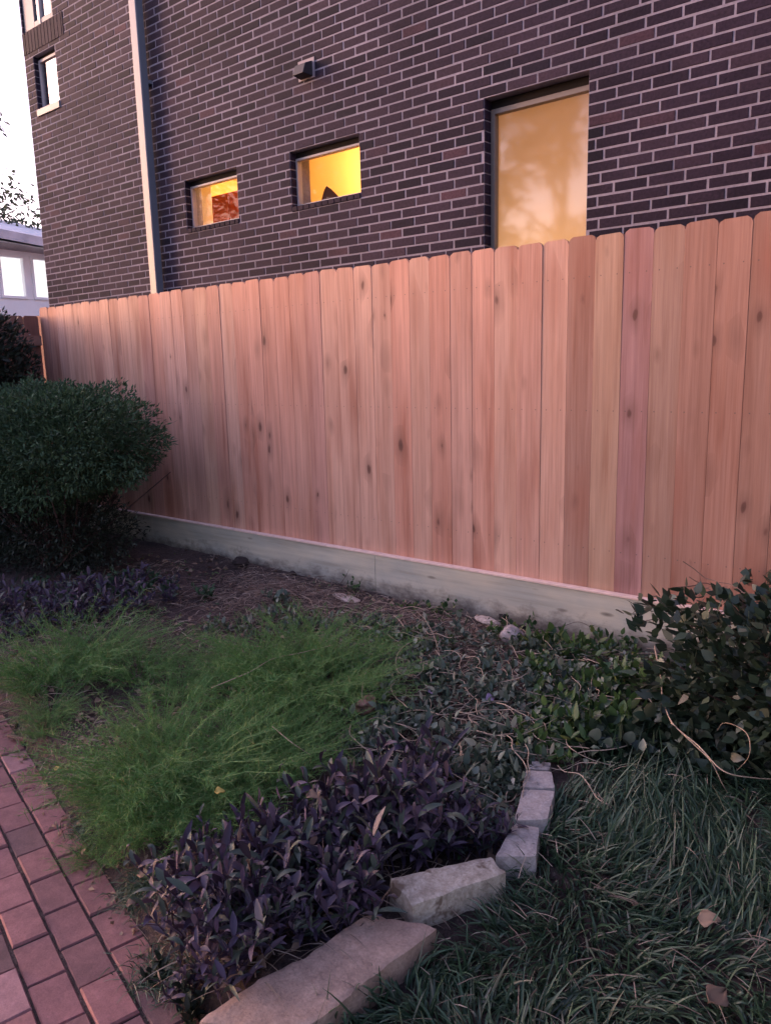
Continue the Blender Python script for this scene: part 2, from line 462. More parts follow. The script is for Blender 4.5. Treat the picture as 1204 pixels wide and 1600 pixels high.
M['tan_vine'] = plain('tan_vine', (.36, .27, .20), 0.7, 0, 0.25, 20)
M['lamp_glass'] = plain('lamp_glass', (.8, .7, .5), 0.4)

def glassmat(name, refl, tint=(1, 1, 1), rough=0.02, refl_k=.9):
    m_, nt, b, out = new_mat(name)
    nt.nodes.remove(b)
    tr = nt.nodes.new('ShaderNodeBsdfTransparent'); tr.inputs[0].default_value = (*tint, 1)
    gl = nt.nodes.new('ShaderNodeBsdfGlossy'); gl.inputs['Roughness'].default_value = rough
    lw = nt.nodes.new('ShaderNodeLayerWeight'); lw.inputs[0].default_value = 0.5
    pw = N(nt, 'ShaderNodeMath', operation='POWER'); nt.links.new(lw.outputs['Facing'], pw.inputs[0]); pw.inputs[1].default_value = 3.0
    mul = N(nt, 'ShaderNodeMath', operation='MULTIPLY_ADD'); nt.links.new(pw.outputs[0], mul.inputs[0]); mul.inputs[1].default_value = refl_k; mul.inputs[2].default_value = refl
    mul.use_clamp = True
    mx = nt.nodes.new('ShaderNodeMixShader'); nt.links.new(mul.outputs[0], mx.inputs[0]); nt.links.new(tr.outputs[0], mx.inputs[1]); nt.links.new(gl.outputs[0], mx.inputs[2])
    nt.links.new(mx.outputs[0], out.inputs[0])
    return m_
M['glass'] = glassmat('window_glass', 0.0, refl_k=.25)
M['glass_big'] = glassmat('reflective_glass', 0.06, (1, 1, 1), 0.05)
M['glass_dim'] = glassmat('dim_glass', 0.15, (.8, .8, .85), 0.05)
# translucent window shade, lit from the room
m_, nt, b, out = new_mat('window_shade')
tr = nt.nodes.new('ShaderNodeBsdfTranslucent'); tr.inputs[0].default_value = (.80, .62, .46, 1)
b.inputs['Base Color'].default_value = (.30, .22, .17, 1); b.inputs['Roughness'].default_value = 0.9
mx = nt.nodes.new('ShaderNodeMixShader'); mx.inputs[0].default_value = 0.6
nt.links.new(b.outputs[0], mx.inputs[1]); nt.links.new(tr.outputs[0], mx.inputs[2]); nt.links.new(mx.outputs[0], out.inputs[0])
M['shade'] = m_

M['grass'] = leafmat('lawn_grass', [(0.0, (.018, .036, .022)), (0.45, (.038, .080, .043)), (0.8, (.068, .125, .068)), (0.95, (.11, .15, .10)), (1.0, (.24, .22, .16))], 0.42, 0.2)
M['drygrass'] = leafmat('dry_grass', [(0.0, (.14, .10, .075)), (0.5, (.26, .19, .15)), (1.0, (.44, .36, .29))], 0.7, 0.2)
M['feather'] = leafmat('feathery_green', [(0.0, (.030, .10, .024)), (0.4, (.060, .20, .048)), (0.75, (.088, .26, .068)), (0.94, (.13, .30, .09)), (1.0, (.30, .28, .14))], 0.6, 0.35, (.26, .34, .10))
M['purple'] = leafmat('purple_leaves', [(0.0, (.022, .016, .030)), (0.30, (.050, .033, .066)), (0.55, (.080, .055, .10)), (0.66, (.11, .085, .12)), (0.68, (.040, .06, .045)), (0.90, (.065, .085, .07)), (0.93, (.12, .075, .06)), (1.0, (.17, .15, .17))], 0.55, 0.15)
M['weed'] = leafmat('grey_green_leaves', [(0.0, (.022, .040, .026)), (0.35, (.065, .10, .070)), (0.65, (.12, .165, .125)), (0.88, (.20, .24, .19)), (1.0, (.34, .34, .28))], 0.5, 0.25)
M['bright'] = leafmat('bright_leaves', [(0.0, (.022, .055, .022)), (0.5, (.05, .11, .035)), (0.85, (.10, .17, .05)), (1.0, (.25, .26, .08))], 0.45, 0.3)
M['ivy'] = leafmat('ivy_leaves', [(0.0, (.010, .018, .012)), (0.5, (.022, .042, .024)), (0.85, (.045, .075, .045)), (0.95, (.09, .12, .08)), (1.0, (.17, .19, .14))], 0.38, 0.2)
M['shrub'] = leafmat('shrub_leaves', [(0.0, (.024, .050, .024)), (0.5, (.042, .088, .042)), (0.85, (.060, .12, .054)), (1.0, (.085, .14, .064))], 0.8, 0.2)
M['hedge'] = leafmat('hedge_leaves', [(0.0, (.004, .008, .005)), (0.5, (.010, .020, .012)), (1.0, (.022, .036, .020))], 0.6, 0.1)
M['tree'] = leafmat('tree_leaves', [(0.0, (.025, .035, .018)), (0.5, (.045, .060, .028)), (1.0, (.08, .09, .04))], 0.55, 0.25)
M['deadleaf'] = leafmat('dead_leaf', [(0.0, (.12, .075, .05)), (0.5, (.20, .13, .095)), (1.0, (.32, .23, .16))], 0.8, 0.15)
M['yellowleaf'] = leafmat('yellow_leaf', [(0.0, (.40, .30, .06)), (1.0, (.55, .42, .12))], 0.7, 0.2)
M['paleleaf'] = leafmat('pale_leaf', [(0.0, (.33, .24, .38)), (1.0, (.50, .36, .52))], 0.6, 0.2)

# ------------------------------------------------------------------ ground
PA = np.array([-1.68, -2.84]); PD = np.array([-3.36 + 1.68, -2.43 + 2.84]); PD /= np.linalg.norm(PD)   # path's bed-side edge runs along PD
PN = np.array([PD[1], -PD[0]])
if PN[1] > 0: PN = -PN
def path_dist(x, y):          # > 0 on the path
    return (x - PA[0]) * PN[0] + (y - PA[1]) * PN[1]
# edge of the raised bed on the lawn side (blocks stand along it)
EDGE = [(-1.40, -3.60), (-1.24, -3.0), (-1.10, -2.52), (-1.00, -2.18), (-1.02, -2.0), (-1.08, -1.85), (-1.14, -1.68), (-1.15, -1.45), (-1.10, -1.0), (-1.0, 0.0)]
def edge_x(y):
    ys = [e[1] for e in EDGE]; xs = [e[0] for e in EDGE]
    return np.interp(y, ys, xs)
def gz(x, y):
    x = np.asarray(x, float); y = np.asarray(y, float)
    bed = 0.02 + 0.05 * vnoise(x * 1.7, y * 1.7) + 0.022 * vnoise(x * 7, y * 7, 3) + 0.010 * vnoise(x * 22, y * 22, 5)
    low = np.interp(y, [-3.4, -2.7, -2.2, -1.95, -1.6], [-.07, -.03, .0, .012, .015]) + 0.012 * vnoise(x * 2, y * 2, 9) + 0.012 * vnoise(x * 15, y * 15, 2)
    s = np.clip((x - edge_x(y) + 0.02) / 0.07, 0, 1); s = s * s * (3 - 2 * s)
    s = s * np.clip((-0.9 - y) / 0.8, 0, 1)
    h = bed * (1 - s) + low * s
    # against the fence the soil settles, sloping down to the right
    fz = np.interp(x, [-8, -4.4, -3.2, -1.8, 0], [0.02, 0.005, -0.03, -0.06, -0.07])
    t = np.clip((y + 0.5) / 0.5, 0, 1)
    h = h * (1 - t) + (fz + 0.018 * vnoise(x * 9, y * 9, 4)) * t
    d = np.clip((path_dist(x, y) + 0.14) / 0.09, 0, 1)
    h = h * (1 - d) + (-0.0895 + .006 * vnoise(x * 20, y * 20, 8)) * d
    far = np.clip((np.maximum(np.abs(x + 3) - 8, np.abs(y + 1.5) - 5)) / 2, 0, 1)
    return h * (1 - far) + (-0.1) * far
xs = np.concatenate([[-150, -60, -30, -18, -12.5, -10.5], np.arange(-9, -5, 0.06), np.arange(-5, 0.6, 0.028), np.arange(0.6, 3, 0.12), [4, 6, 9, 15, 30, 60, 150]])
ys = np.concatenate([[-150, -60, -30, -15, -9, -7, -6, -5, -4.4], np.arange(-4, 0.12, 0.028), np.arange(0.15, 1.2, 0.15), [2, 4, 6, 10, 20, 50, 150]])
GX, GY = np.meshgrid(xs, ys)
GZ = gz(GX, GY)
V = np.stack([GX.ravel(), GY.ravel(), GZ.ravel()], 1)
nx, ny = len(xs), len(ys)
ii = (np.arange(ny - 1)[:, None] * nx + np.arange(nx - 1)[None, :]).ravel()
F = np.stack([ii, ii + 1, ii + nx + 1, ii + nx], 1)
tag(obj('ground', make_mesh('ground', V, F, smooth=True), M['soil']), kind='structure')

# brick path: real pavers with joints, one paved surface
mb = MB()
def paver(cx, cy, lx, ly, z, tilt, v):
    c = []
    b_ = 0.006
    for (ex, ey, ez) in [(0, 0, -.05), (0, 0, -b_), (b_ * .6, b_ * .6, 0)]:
        for sx, sy in ((-1, -1), (1, -1), (1, 1), (-1, 1)):
            px, py = sx * (lx / 2 - ex), sy * (ly / 2 - ey)
            zz = z + ez + px * tilt[0] + py * tilt[1]
            q = PA + PD * (cx + px) + PN * (cy + py)
            c.append((q[0] + 0, q[1], zz))
    fs = [(0, 1, 5, 4), (1, 2, 6, 5), (2, 3, 7, 6), (3, 0, 4, 7), (4, 5, 9, 8), (5, 6, 10, 9), (6, 7, 11, 10), (7, 4, 8, 11), (8, 9, 10, 11)]
    mb.add(c, [f[::-1] for f in fs], (v, random.random(), 0, 1))
for row in range(14):
    o_ = (0.086 if row % 2 else 0) + random.uniform(-.01, .01)
    k0 = -14 if row < 14 else 0
    for k in range(-12, 26):
        ln = 0.172
        if row == 0 and False: continue
        paver(k * ln + o_, 0.0035 + row * 0.103, ln - 0.004 - random.random() * .004, 0.103 - 0.005 - random.random() * .005,
              -0.082 + random.uniform(-.004, .004), (random.uniform(-.02, .02), random.uniform(-.03, .03)),
              random.choice([0.12, 0.3, 0.38, 0.45, 0.5, 0.55, 0.6, 0.7, 0.8, 0.95]))
path = mb.build('brick_path', M['paver'])
tag(path, kind='structure')

# ------------------------------------------------------------------ brick house
WY = 0.80                      # outer face of the brick wall
CO, BL, GAP = 0.0644, 0.2105, 0.0105
ZP = 0.0288
HX0, HX1, HZ = -8.62, 4.0, 6.6
OPEN = {'small_left': (-6.04, -5.33, 2.669, 3.12), 'small_mid': (-4.69, -3.965, 2.669, 3.12), 'tall': (-2.90, -2.18, 1.188, 3.12),
        'upper': (-8.44, -8.0, 4.2148, 4.73), 'corner': (-8.60, -7.98, 4.9876, 6.0824)}
house = empty('brick_house', ((HX0 + HX1) / 2, WY, 0))
tag(house, 'dark purple brown brick house behind the new wooden fence, with lit windows', 'house')
def hparent(o, parent=house):
    o.parent = parent
    o.matrix_parent_inverse = Matrix.Translation(-parent.location) if parent.type == 'EMPTY' else Matrix.Identity(4)
    return o
# mortar plane with openings: split into a grid of rectangles
mw = MB()
xe = sorted({HX0, HX1} | {v for o_ in OPEN.values() for v in o_[:2]})
ze = sorted({-0.3, HZ} | {v for o_ in OPEN.values() for v in o_[2:]})
MY = WY + 0.0025
for i in range(len(xe) - 1):
    for j in range(len(ze) - 1):
        xm, zm = (xe[i] + xe[i + 1]) / 2, (ze[j] + ze[j + 1]) / 2
        if any(a < xm < b_ and c < zm < d for a, b_, c, d in OPEN.values()): continue
        mw.add([(xe[i], MY, ze[j]), (xe[i + 1], MY, ze[j]), (xe[i + 1], MY, ze[j + 1]), (xe[i], MY, ze[j + 1])], [(0, 1, 2, 3)])
for a, b_, c, d in OPEN.values():      # reveals
    y1 = WY + 0.22
    mw.add([(a, MY, c), (a, y1, c), (a, y1, d), (a, MY, d)], [(0, 1, 2, 3)])
    mw.add([(b_, MY, c), (b_, y1, c), (b_, y1, d), (b_, MY, d)], [(3, 2, 1, 0)])
    mw.add([(a, MY, d), (b_, MY, d), (b_, y1, d), (a, y1, d)], [(3, 2, 1, 0)])
    mw.add([(a, MY, c), (b_, MY, c), (b_, y1, c), (a, y1, c)], [(0, 1, 2, 3)])
# other sides
mw.add([(HX0, MY, -.3), (HX0, 9, -.3), (HX0, 9, HZ), (HX0, MY, HZ)], [(0, 1, 2, 3)])
mw.add([(HX1, MY, -.3), (HX1, 9, -.3), (HX1, 9, HZ), (HX1, MY, HZ)], [(3, 2, 1, 0)])
mw.add([(HX0, 9, -.3), (HX1, 9, -.3), (HX1, 9, HZ), (HX0, 9, HZ)], [(0, 1, 2, 3)])
hparent(mw.build('wall', M['mortar']))
# bricks as real raised blocks
bw = MB()
def brick(x0, x1, z0, z1, v, y=WY, dy=0.0):
    if x1 - x0 < 0.012 or z1 - z0 < 0.010: return
    c = 0.003; yo = y + dy
    vs = [(x0, y + .02, z0), (x1, y + .02, z0), (x1, y + .02, z1), (x0, y + .02, z1),
          (x0, yo + c, z0), (x1, yo + c, z0), (x1, yo + c, z1), (x0, yo + c, z1),
          (x0 + c, yo, z0 + c), (x1 - c, yo, z0 + c), (x1 - c, yo, z1 - c), (x0 + c, yo, z1 - c)]
    fs = [(0, 1, 5, 4), (1, 2, 6, 5), (2, 3, 7, 6), (3, 0, 4, 7), (4, 5, 9, 8), (5, 6, 10, 9), (6, 7, 11, 10), (7, 4, 8, 11), (8, 9, 10, 11)]
    bw.add(vs, fs, (v, random.random(), 0, 1))
nc = int(HZ / CO)
for r in range(nc):
    z0 = r * CO + GAP / 2 + ZP; z1 = z0 + CO - GAP
    x = HX0 - (BL / 2 if r % 2 else 0)
    while x < HX1:
        bl = BL + random.uniform(-.007, .007)
        x0, x1 = max(x + GAP / 2, HX0), min(x + bl - GAP / 2, HX1)
        x += bl
        if x1 - x0 < .02: continue
        v = min(1, max(0, random.gauss(0.55, 0.2))) if random.random() > 0.18 else random.uniform(0, 0.2)
        segs = [(x0, x1)]; zz0, zz1 = z0, z1
        for a, b_, c, d in OPEN.values():
            if z1 <= c + .004 or z0 >= d - .004: continue
            if z0 < c < z1: 
                if x0 < b_ and x1 > a: zz1 = c - 0.002
                continue
            if z0 < d < z1:
                if x0 < b_ and x1 > a: zz0 = d + 0.002
                continue
            ns = []
            for s0, s1 in segs:
                if s1 <= a or s0 >= b_: ns.append((s0, s1))
                else:
                    if s0 < a: ns.append((s0, a - .001))
                    if s1 > b_: ns.append((b_ + .001, s1))
            segs = ns
        for s0, s1 in segs:
            brick(s0, s1, zz0, zz1, v, dy=random.uniform(-.0015, .0015))
# bricks returning into the left reveals of the windows (seen edge-on from the garden)
for a, b_, c, d in OPEN.values():
    r = int(c / CO)
    while r * CO < d:
        z0 = max(r * CO + GAP / 2 + ZP, c); z1 = min((r + 1) * CO - GAP / 2 + ZP, d)
        if z1 - z0 > .01:
            v = random.uniform(.1, .7)
            bw.add([(a + .006, WY + .004, z0), (a + .006, WY + .10, z0), (a + .006, WY + .10, z1), (a + .006, WY + .004, z1),
                    (a - .001, WY + .004, z0), (a - .001, WY + .10, z0), (a - .001, WY + .10, z1), (a - .001, WY + .004, z1)],
                   [(0, 1, 2, 3), (0, 4, 5, 1), (3, 2, 6, 7), (1, 5, 6, 2), (0, 3, 7, 4)], (v, random.random(), 0, 1))
        r += 1
hparent(bw.build('brick_facing', M['brick']))
rf = MB(); rf.box(HX0 - .05, HX1 + .05, WY - .03, 9.05, HZ, HZ + .12)
hparent(rf.build('roof', M['roof_dark']))
# soldier header under the corner window and rowlock sills under small windows
def rowlock(x0, x1, z0, z1, name, proud=0.006, bw_=0.066):
    s_ = MB(); x = x0
    while x < x1 - .01:
        s_.box(x + .004, min(x + bw_ - .004, x1), WY - proud, WY + .10, z0, z1, (random.uniform(.1, .6), random.random(), 0, 1)); x += bw_
    o = hparent(s_.build(name, M['brick'], bevel=.002)); return o

def window(key, frame, glass, fw=0.03, ry=0.065, lintel=0.05, sillh=0.0, frame_w_left=None, bottom=True):
    a, b_, c, d = OPEN[key]
    c += sillh
    y = WY + ry
    f = MB()
    L = frame_w_left or fw
    dt = d - lintel
    a0, b0, c0, d0 = a + .002, b_ - .002, c + .002, dt
    f.box(a0, a0 + L, y, y + .05, c0, d0); f.box(b0 - fw, b0, y, y + .05, c0, d0)
    f.box(a0 + L, b0 - fw, y, y + .05, d0 - fw, d0)
    if bottom: f.box(a0 + L, b0 - fw, y, y + .05, c0, c0 + fw)
    fr = hparent(f.build('window', frame, bevel=.003))
    g = MB(); g.box(a0 + L - .002, b0 - fw + .002, y + .02, y + .026, c0 + fw - .002, d0 - fw + .002)
    p = g.build('pane', glass); p.parent = fr; p.matrix_parent_inverse = fr.matrix_basis.inverted()
    if lintel:
        l = MB(); l.box(a0, b0, y + .01, y + .06, dt + .001, d - .002)
        lo = l.build('lintel', M['dark_lintel']); lo.parent = fr
    return fr
wl = window('small_left', M['white_frame'], M['glass'], 0.018, 0.06, 0.045, .041)
wmid = window('small_mid', M['white_frame'], M['glass'], 0.018, 0.06, 0.045, .041)
wt = window('tall', M['beige_frame'], M['glass_big'], 0.032, 0.075, 0.055)
wu = window('upper', M['white_frame'], M['glass_dim'], 0.028, 0.05, 0.03)
wc_ = window('corner', M['grey_frame'], M['glass_dim'], 0.06, 0.02, 0.0, frame_w_left=0.22)
mu = MB(); mu.box(-8.27, -8.245, WY + .012, WY + .07, 4.992, 6.098)
o = mu.build('mullion', M['white_frame']); o.parent = wc_
rowlock(-6.038, -5.332, 2.671, 2.707, 'sill'); rowlock(-4.688, -3.967, 2.671, 2.707, 'sill')
rowlock(-8.62, -7.80, 4.775, 4.985, 'soldier_course', .004)
sl_ = MB(); sl_.box(-8.45, -7.99, WY - .012, WY + .09, 4.14, 4.208)
hparent(sl_.build('sill', M['grey_frame'], bevel=.004))
# downspout
ds = MB(); ds.box(-6.525, -6.42, WY - .105, WY - .025, 0.1, HZ - .05)
dsp = hparent(ds.build('downspout', M['spout'], bevel=.008))
bk_ = MB()
for z in (2.1, 4.0, 5.9):
    bk_ = MB(); bk_.box(-6.54, -6.405, WY - .03, WY, z, z + .03)
    o = bk_.build('bracket', M['spout']); o.parent = dsp
# vent hood
vh = MB()
x0, x1, z0, z1 = -4.53, -4.40, 3.60, 3.71
vh.add([(x0, WY, z0), (x1, WY, z0), (x1, WY, z1), (x0, WY, z1), (x0 + .01, WY - .10, z0 + .005), (x1 - .01, WY - .10, z0 + .005), (x1 - .01, WY - .07, z1 - .03), (x0 + .01, WY - .07, z1 - .03)],
       [(0, 1, 5, 4), (1, 2, 6, 5), (2, 3, 7, 6), (3, 0, 4, 7), (4, 5, 6, 7)])
vo_ = hparent(vh.build('vent_hood', M['vent_dark'], bevel=.004))
vf = MB(); vf.box(x0 - .02, x1 + .02, WY - .006, WY + .002, z0 - .01, z1 + .02)
o = vf.build('flange', M['vent_light']); o.parent = vo_
# rooms behind the lit windows
def room(x0, x1, y0, y1, z0, z1, mat):
    r_ = MB()
    r_.add([(x0, y0, z0), (x1, y0, z0), (x1, y1, z0), (x0, y1, z0), (x0, y0, z1), (x1, y0, z1), (x1, y1, z1), (x0, y1, z1)],
           [(0, 1, 2, 3), (7, 6, 5, 4), (1, 5, 6, 2), (2, 6, 7, 3), (3, 7, 4, 0)])
    return hparent(r_.build('room', mat))
def lamp(name, loc, energy, color, rad, label, cat='lamp'):
    t = empty(name, loc)
    s_ = MB(); n = 10
    prof = [(0.02, .10), (.05, .09), (.075, .05), (.08, 0), (.06, -.05), (.02, -.075)]
    for i, (r_, z_) in enumerate(prof):
        for k in range(n): s_.v.append((r_ * math.cos(6.283 * k / n), r_ * math.sin(6.283 * k / n), z_)); s_.a.append((.5, .5, .5, 1))
    for i in range(len(prof) - 1):
        for k in range(n): s_.f.append((i * n + k, (i + 1) * n + k, (i + 1) * n + (k + 1) % n, i * n + (k + 1) % n))
    s_.build('lamp_shade', M['lamp_glass'], t)
    ld = bpy.data.lights.new(name + '_light', 'POINT'); ld.energy = energy; ld.color = color; ld.shadow_soft_size = rad
    lo = bpy.data.objects.new('bulb', ld); S.collection.objects.link(lo); lo.parent = t; lo.location = (0, 0, -.25)
    tag(t, label, cat)
    return t
room(-7.2, -5.05, WY + .215, 3.2, 2.0, 3.55, M['room_yellow'])
room(-5.0, -3.5, WY + .215, 3.2, 2.0, 3.55, M['room_yellow'])
room(-3.4, -1.2, WY + .215, 3.2, 0.4, 3.55, M['room_cream'])
lamp('pendant_lamp', (-5.75, 2.3, 3.42), 13, (1, .58, .22), .1, 'hanging lamp in the room behind the left small window')
lamp('pendant_lamp', (-4.55, 2.3, 3.42), 6.5, (1, .58, .22), .1, 'hanging lamp in the room behind the middle small window')
lamp('pendant_lamp', (-2.45, 1.75, 1.75), 9, (1, .70, .44), .15, 'low lamp behind the shade of the tall window')
# shade (closed) in the tall window
sh = MB()
for k in range(1):
    z = 1.27 + k * .031
    sh.add([(-2.88, WY + .135, z), (-2.20, WY + .135, z), (-2.20, WY + .135, 3.08), (-2.88, WY + .135, 3.08)], [(0, 1, 2, 3)])
o = sh.build('window_shade', M['shade']); hparent(o)
bl_ = MB(); bl_.box(-8.43, -8.01, WY + .13, WY + .14, 4.22, 4.52); hparent(bl_.build('window_shade', plain('tan_blind', (.30, .21, .17), .9)))
# things seen in the small windows
c_ = MB(); n = 14
for k in range(n):
    x0 = -6.02 + .13 * k / n; x1 = -6.02 + .13 * (k + 1) / n
    y0 = WY + .17 + (.012 if k % 2 else 0); y1 = WY + .17 + (0 if k % 2 else .012)
    c_.add([(x0, y0, 2.5), (x1, y1, 2.5), (x1, y1, 3.3), (x0, y0, 3.3), ], [(0, 1, 2, 3)])
cu = c_.build('curtain', M['curtain']); sm = cu.modifiers.new('solid', 'SOLIDIFY'); sm.thickness = .003
tag(cu, 'pale cream curtain drawn to the left side of the left small window', 'curtain')
cb = empty('wall_cabinet', (-6.5, 1.75, 2.6))
tag(cb, 'orange red cabinet seen through the left small window', 'cabinet')
q = MB(); q.box(-.24, .42, -.12, .18, 0, .60); q.build('cabinet_body', M['cabinet_red'], cb, bevel=.006)
q = MB(); q.box(-.23, .085, -.14, -.121, .02, .58); q.build('door', M['cabinet_red'], cb, bevel=.004)
q = MB(); q.box(.095, .41, -.14, -.121, .02, .58); q.build('door', M['cabinet_red'], cb, bevel=.004)
def heap(name, loc, rx, ry, h, mat, label, cat, peak=0.0):
    V, F = [], []
    nr, na = 9, 18
    for i in range(nr + 1):
        t = i / nr
        for k in range(na):
            a = 2 * math.pi * k / na
            rr = (1 - t) ** 0.75 * (1 + .12 * math.sin(3 * a + 1) + .06 * math.sin(7 * a))
            V.append((rx * rr * math.cos(a) + peak * rx * t, ry * rr * math.sin(a), h * t ** 1.1))
    for i in range(nr):
        for k in range(na): F.append((i * na + k, i * na + (k + 1) % na, (i + 1) * na + (k + 1) % na, (i + 1) * na + k))
    o = obj(name, make_mesh(name, V, F, smooth=True), mat, loc=loc)
    tag(o, label, cat); return o
sf = MB(); sf.box(-4.99, -3.52, WY + .222, WY + .42, 2.62, 2.65)
hparent(sf.build('window_shelf', M['curtain']))
heap('cloth_heap', (-4.51, WY + .31, 2.65), .17, .08, .25, M['cloth_brown'], 'dark brown peaked cloth heap inside the middle small window', 'cloth', -.5)
heap('towel', (-4.03, WY + .30, 2.65), .10, .07, .13, M['cloth_grey'], 'pale olive folded towel at the right side of the middle small window', 'towel')

# ------------------------------------------------------------------ fence
fence = empty('wooden_fence', (-3.0, 0, 0))
tag(fence, 'new cedar board fence with dog ear tops above a green kickboard', 'fence')
PITCH = 0.1465
X0 = -7.315
vis = {}
def boardcol(x):
    base = np.array([.53, .285, .215])
    r = random.random()
    if r < .30: base = np.array([.56, .33, .25])
    elif r < .52: base = np.array([.53, .275, .205])
    elif r < .66: base = np.array([.47, .25, .20])
    elif r < .80: base = np.array([.51, .29, .225])
    elif r < .88: base = np.array([.60, .35, .275])
    base = base * random.uniform(.95, 1.10)
    if x > -1.9: base = base * np.array([.66, .68, .68])  # right-end boards darkened: lens falloff and shade put into the board colour
    return base
def picket_mesh(w_, h, z0, ear, top_j):
    v, f = [], []
    t = .016
    out = [(-w_ / 2, z0), (w_ / 2, z0), (w_ / 2, h - ear * 1.1), (w_ / 2 - ear * .25, h - ear * .45), (w_ / 2 - ear, h + top_j), (-w_ / 2 + ear, h - top_j), (-w_ / 2 + ear * .25, h - ear * .45), (-w_ / 2, h - ear * 1.1)]
    n = len(out)
    c = .0008
    for y, ins in ((0.0, c), (c, 0), (t, 0)):
        for (x, z) in out: v.append((x * (1 - ins * 2 / w_), y, z))
    f.append(tuple(range(n)))
    for s in (0, n):
        for k in range(n): f.append((s + k, s + n + k, s + n + (k + 1) % n, s + (k + 1) % n))
    f.append(tuple(range(2 * n, 3 * n))[::-1])
    return make_mesh('picket', v, f)
npk = 68
for i in range(npk):
    x = X0 + (i + .5) * PITCH
    h = 2.062 + random.uniform(-.006, .006)
    me = picket_mesh(PITCH - random.uniform(.0004, .0016), h, .236, .020 + random.random() * .006, random.uniform(-.002, .002))
    o = obj('picket', me, M['cedar'], loc=(x, random.choice((.0035, .0035, .0045, .0028)), 0))
    o.rotation_euler = (random.uniform(-.0015, .0015), 0, random.uniform(-.003, .003))
    cc = boardcol(x)
    # the boards the photo singles out
    if -1.70 < x < -1.555: cc = np.array([.44, .275, .195])
    if -1.555 < x < -1.40: cc = np.array([.36, .195, .185])
    if -3.6 < x < -3.42: cc = np.array([.56, .325, .245])
    if -4.95 < x < -4.80: cc = np.array([.57, .34, .25])
    o.color = (*[float(t) for t in cc], 1)
    hparent(o, fence)
cp = MB(); cp.box(-7.47, -7.300, .022, .11, -.3, 2.0); hparent(cp.build('post', M['post_wood']), fence)
# kickboards
kx = [-7.33, -5.7, -3.215, -0.80, 1.7, 2.66]
for i in range(len(kx) - 1):
    k = MB(); n = 8
    top = .2345
    k.box(kx[i] + .001, kx[i + 1] - .001, -.034, .002, -.14, top)
    o = hparent(k.build('kickboard', M['treated'], bevel=.003), fence)
# pale strip along the kickboard top, its bright colour painting the lit top edge
k = MB()
for i in range(len(kx) - 1): k.box(kx[i] + .002, kx[i + 1] - .002, -.040, .0015, .2355, .2485)
mt = plain('lit_edge_strip', (.74, .55, .49), 0.75, 0, .1, 20)
hparent(k.build('lit_edge_strip', mt, bevel=.002), fence)
for z in (.42, 1.15, 1.82):
    k = MB(); k.box(X0, 2.64, .0235, .0615, z, z + .088); hparent(k.build('rail', M['post_wood']), fence)
x = X0 + .1
while x < 2.6:
    k = MB(); k.box(x - .045, x + .045, .0625, .152, -.4, 1.98); hparent(k.build('post', M['post_wood']), fence); x += 2.4
# side fence running to the camera side at the far left, seen from its back
sf_ = empty('side_fence', (-7.40, -2.0, 0))
tag(sf_, 'weathered side fence behind the tall hedge, joining the new fence corner', 'fence')
for i in range(30):
    y = -.004 - (i + .5) * PITCH
    me = picket_mesh(PITCH - .004, 1.99 + random.uniform(-.006, .006), .02, .02, 0)
    o = obj('picket', me, M['cedar'], loc=(-7.338, y, 0)); o.rotation_euler = (0, 0, R(90))
    o.color = (.20, .10, .08, 1); hparent(o, sf_)
for z in (.40, 1.72):
    k = MB(); k.box(-7.335, -7.29, -4.4, -.02, z, z + .09); hparent(k.build('rail', M['post_wood']), sf_)

# ------------------------------------------------------------------ white neighbouring house
m_, nt, b, _ = new_mat('sky_glow_pane'); b.inputs['Base Color'].default_value = (.5, .5, .5, 1); b.inputs['Roughness'].default_value = .1
b.inputs['Emission Color'].default_value = (1, .96, .98, 1); b.inputs['Emission Strength'].default_value = .16  # added glow stands in for bright sky mirrored in the panes
M['sky_glow_pane'] = m_
nb = empty('white_house', (-14.6, 4, 0))
tag(nb, 'white house with big paned windows under a grey roof, far left beyond the fence', 'house')
NX = -14.0
q = MB()
wins = [(2.05, 2.72), (2.82, 3.30), (3.40, 3.95), (4.10, 4.70), (4.85, 5.4)]
wz0, wz1 = 2.78, 3.52
q.box(NX - 5, NX - .25, -1.5, 8, -.2, 4.0)
prev = -1.5
for a, b2 in wins + [(8, 8)]:
    q.box(NX - .249, NX, prev, a, wz0, wz1); prev = b2
q.box(NX - .249, NX, -1.5, 8, -.2, wz0 - .001); q.box(NX - .249, NX, -1.5, 8, wz1 + .001, 3.62)
hparent(q.build('wall', M['white_wall']), nb)
for a, b2 in wins:
    f_ = MB(); t = .045
    f_.box(NX - .10, NX + .03, a, a + t, wz0, wz1); f_.box(NX - .10, NX + .03, b2 - t, b2, wz0, wz1)
    f_.box(NX - .10, NX + .03, a + t, b2 - t, wz0, wz0 + t); f_.box(NX - .10, NX + .03, a + t, b2 - t, wz1 - t, wz1)
    fo = hparent(f_.build('window', M['white_wall']), nb)
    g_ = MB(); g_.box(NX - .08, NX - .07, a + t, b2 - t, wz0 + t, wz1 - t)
    po = g_.build('pane', M['sky_glow_pane']); po.parent = fo
q = MB()   # sloping roof with a deep eave; its ridge runs away from the garden
q.add([(NX + .55, -2.2, 4.25), (NX + .55, 8.5, 3.35), (NX - 6, 8.5, 5.0), (NX - 6, -2.2, 5.9),
       (NX + .55, -2.2, 4.10), (NX + .55, 8.5, 3.20), (NX - 6, 8.5, 4.85), (NX - 6, -2.2, 5.75)],
      [(0, 1, 2, 3), (7, 6, 5, 4), (0, 4, 5, 1), (1, 5, 6, 2), (2, 6, 7, 3), (3, 7, 4, 0)])
q.add([(NX + .5, -2.1, 3.98), (NX + .5, 8.4, 3.28), (NX - .2, 8.4, 3.38), (NX - .2, -2.1, 3.58)], [(0, 1, 2, 3)])
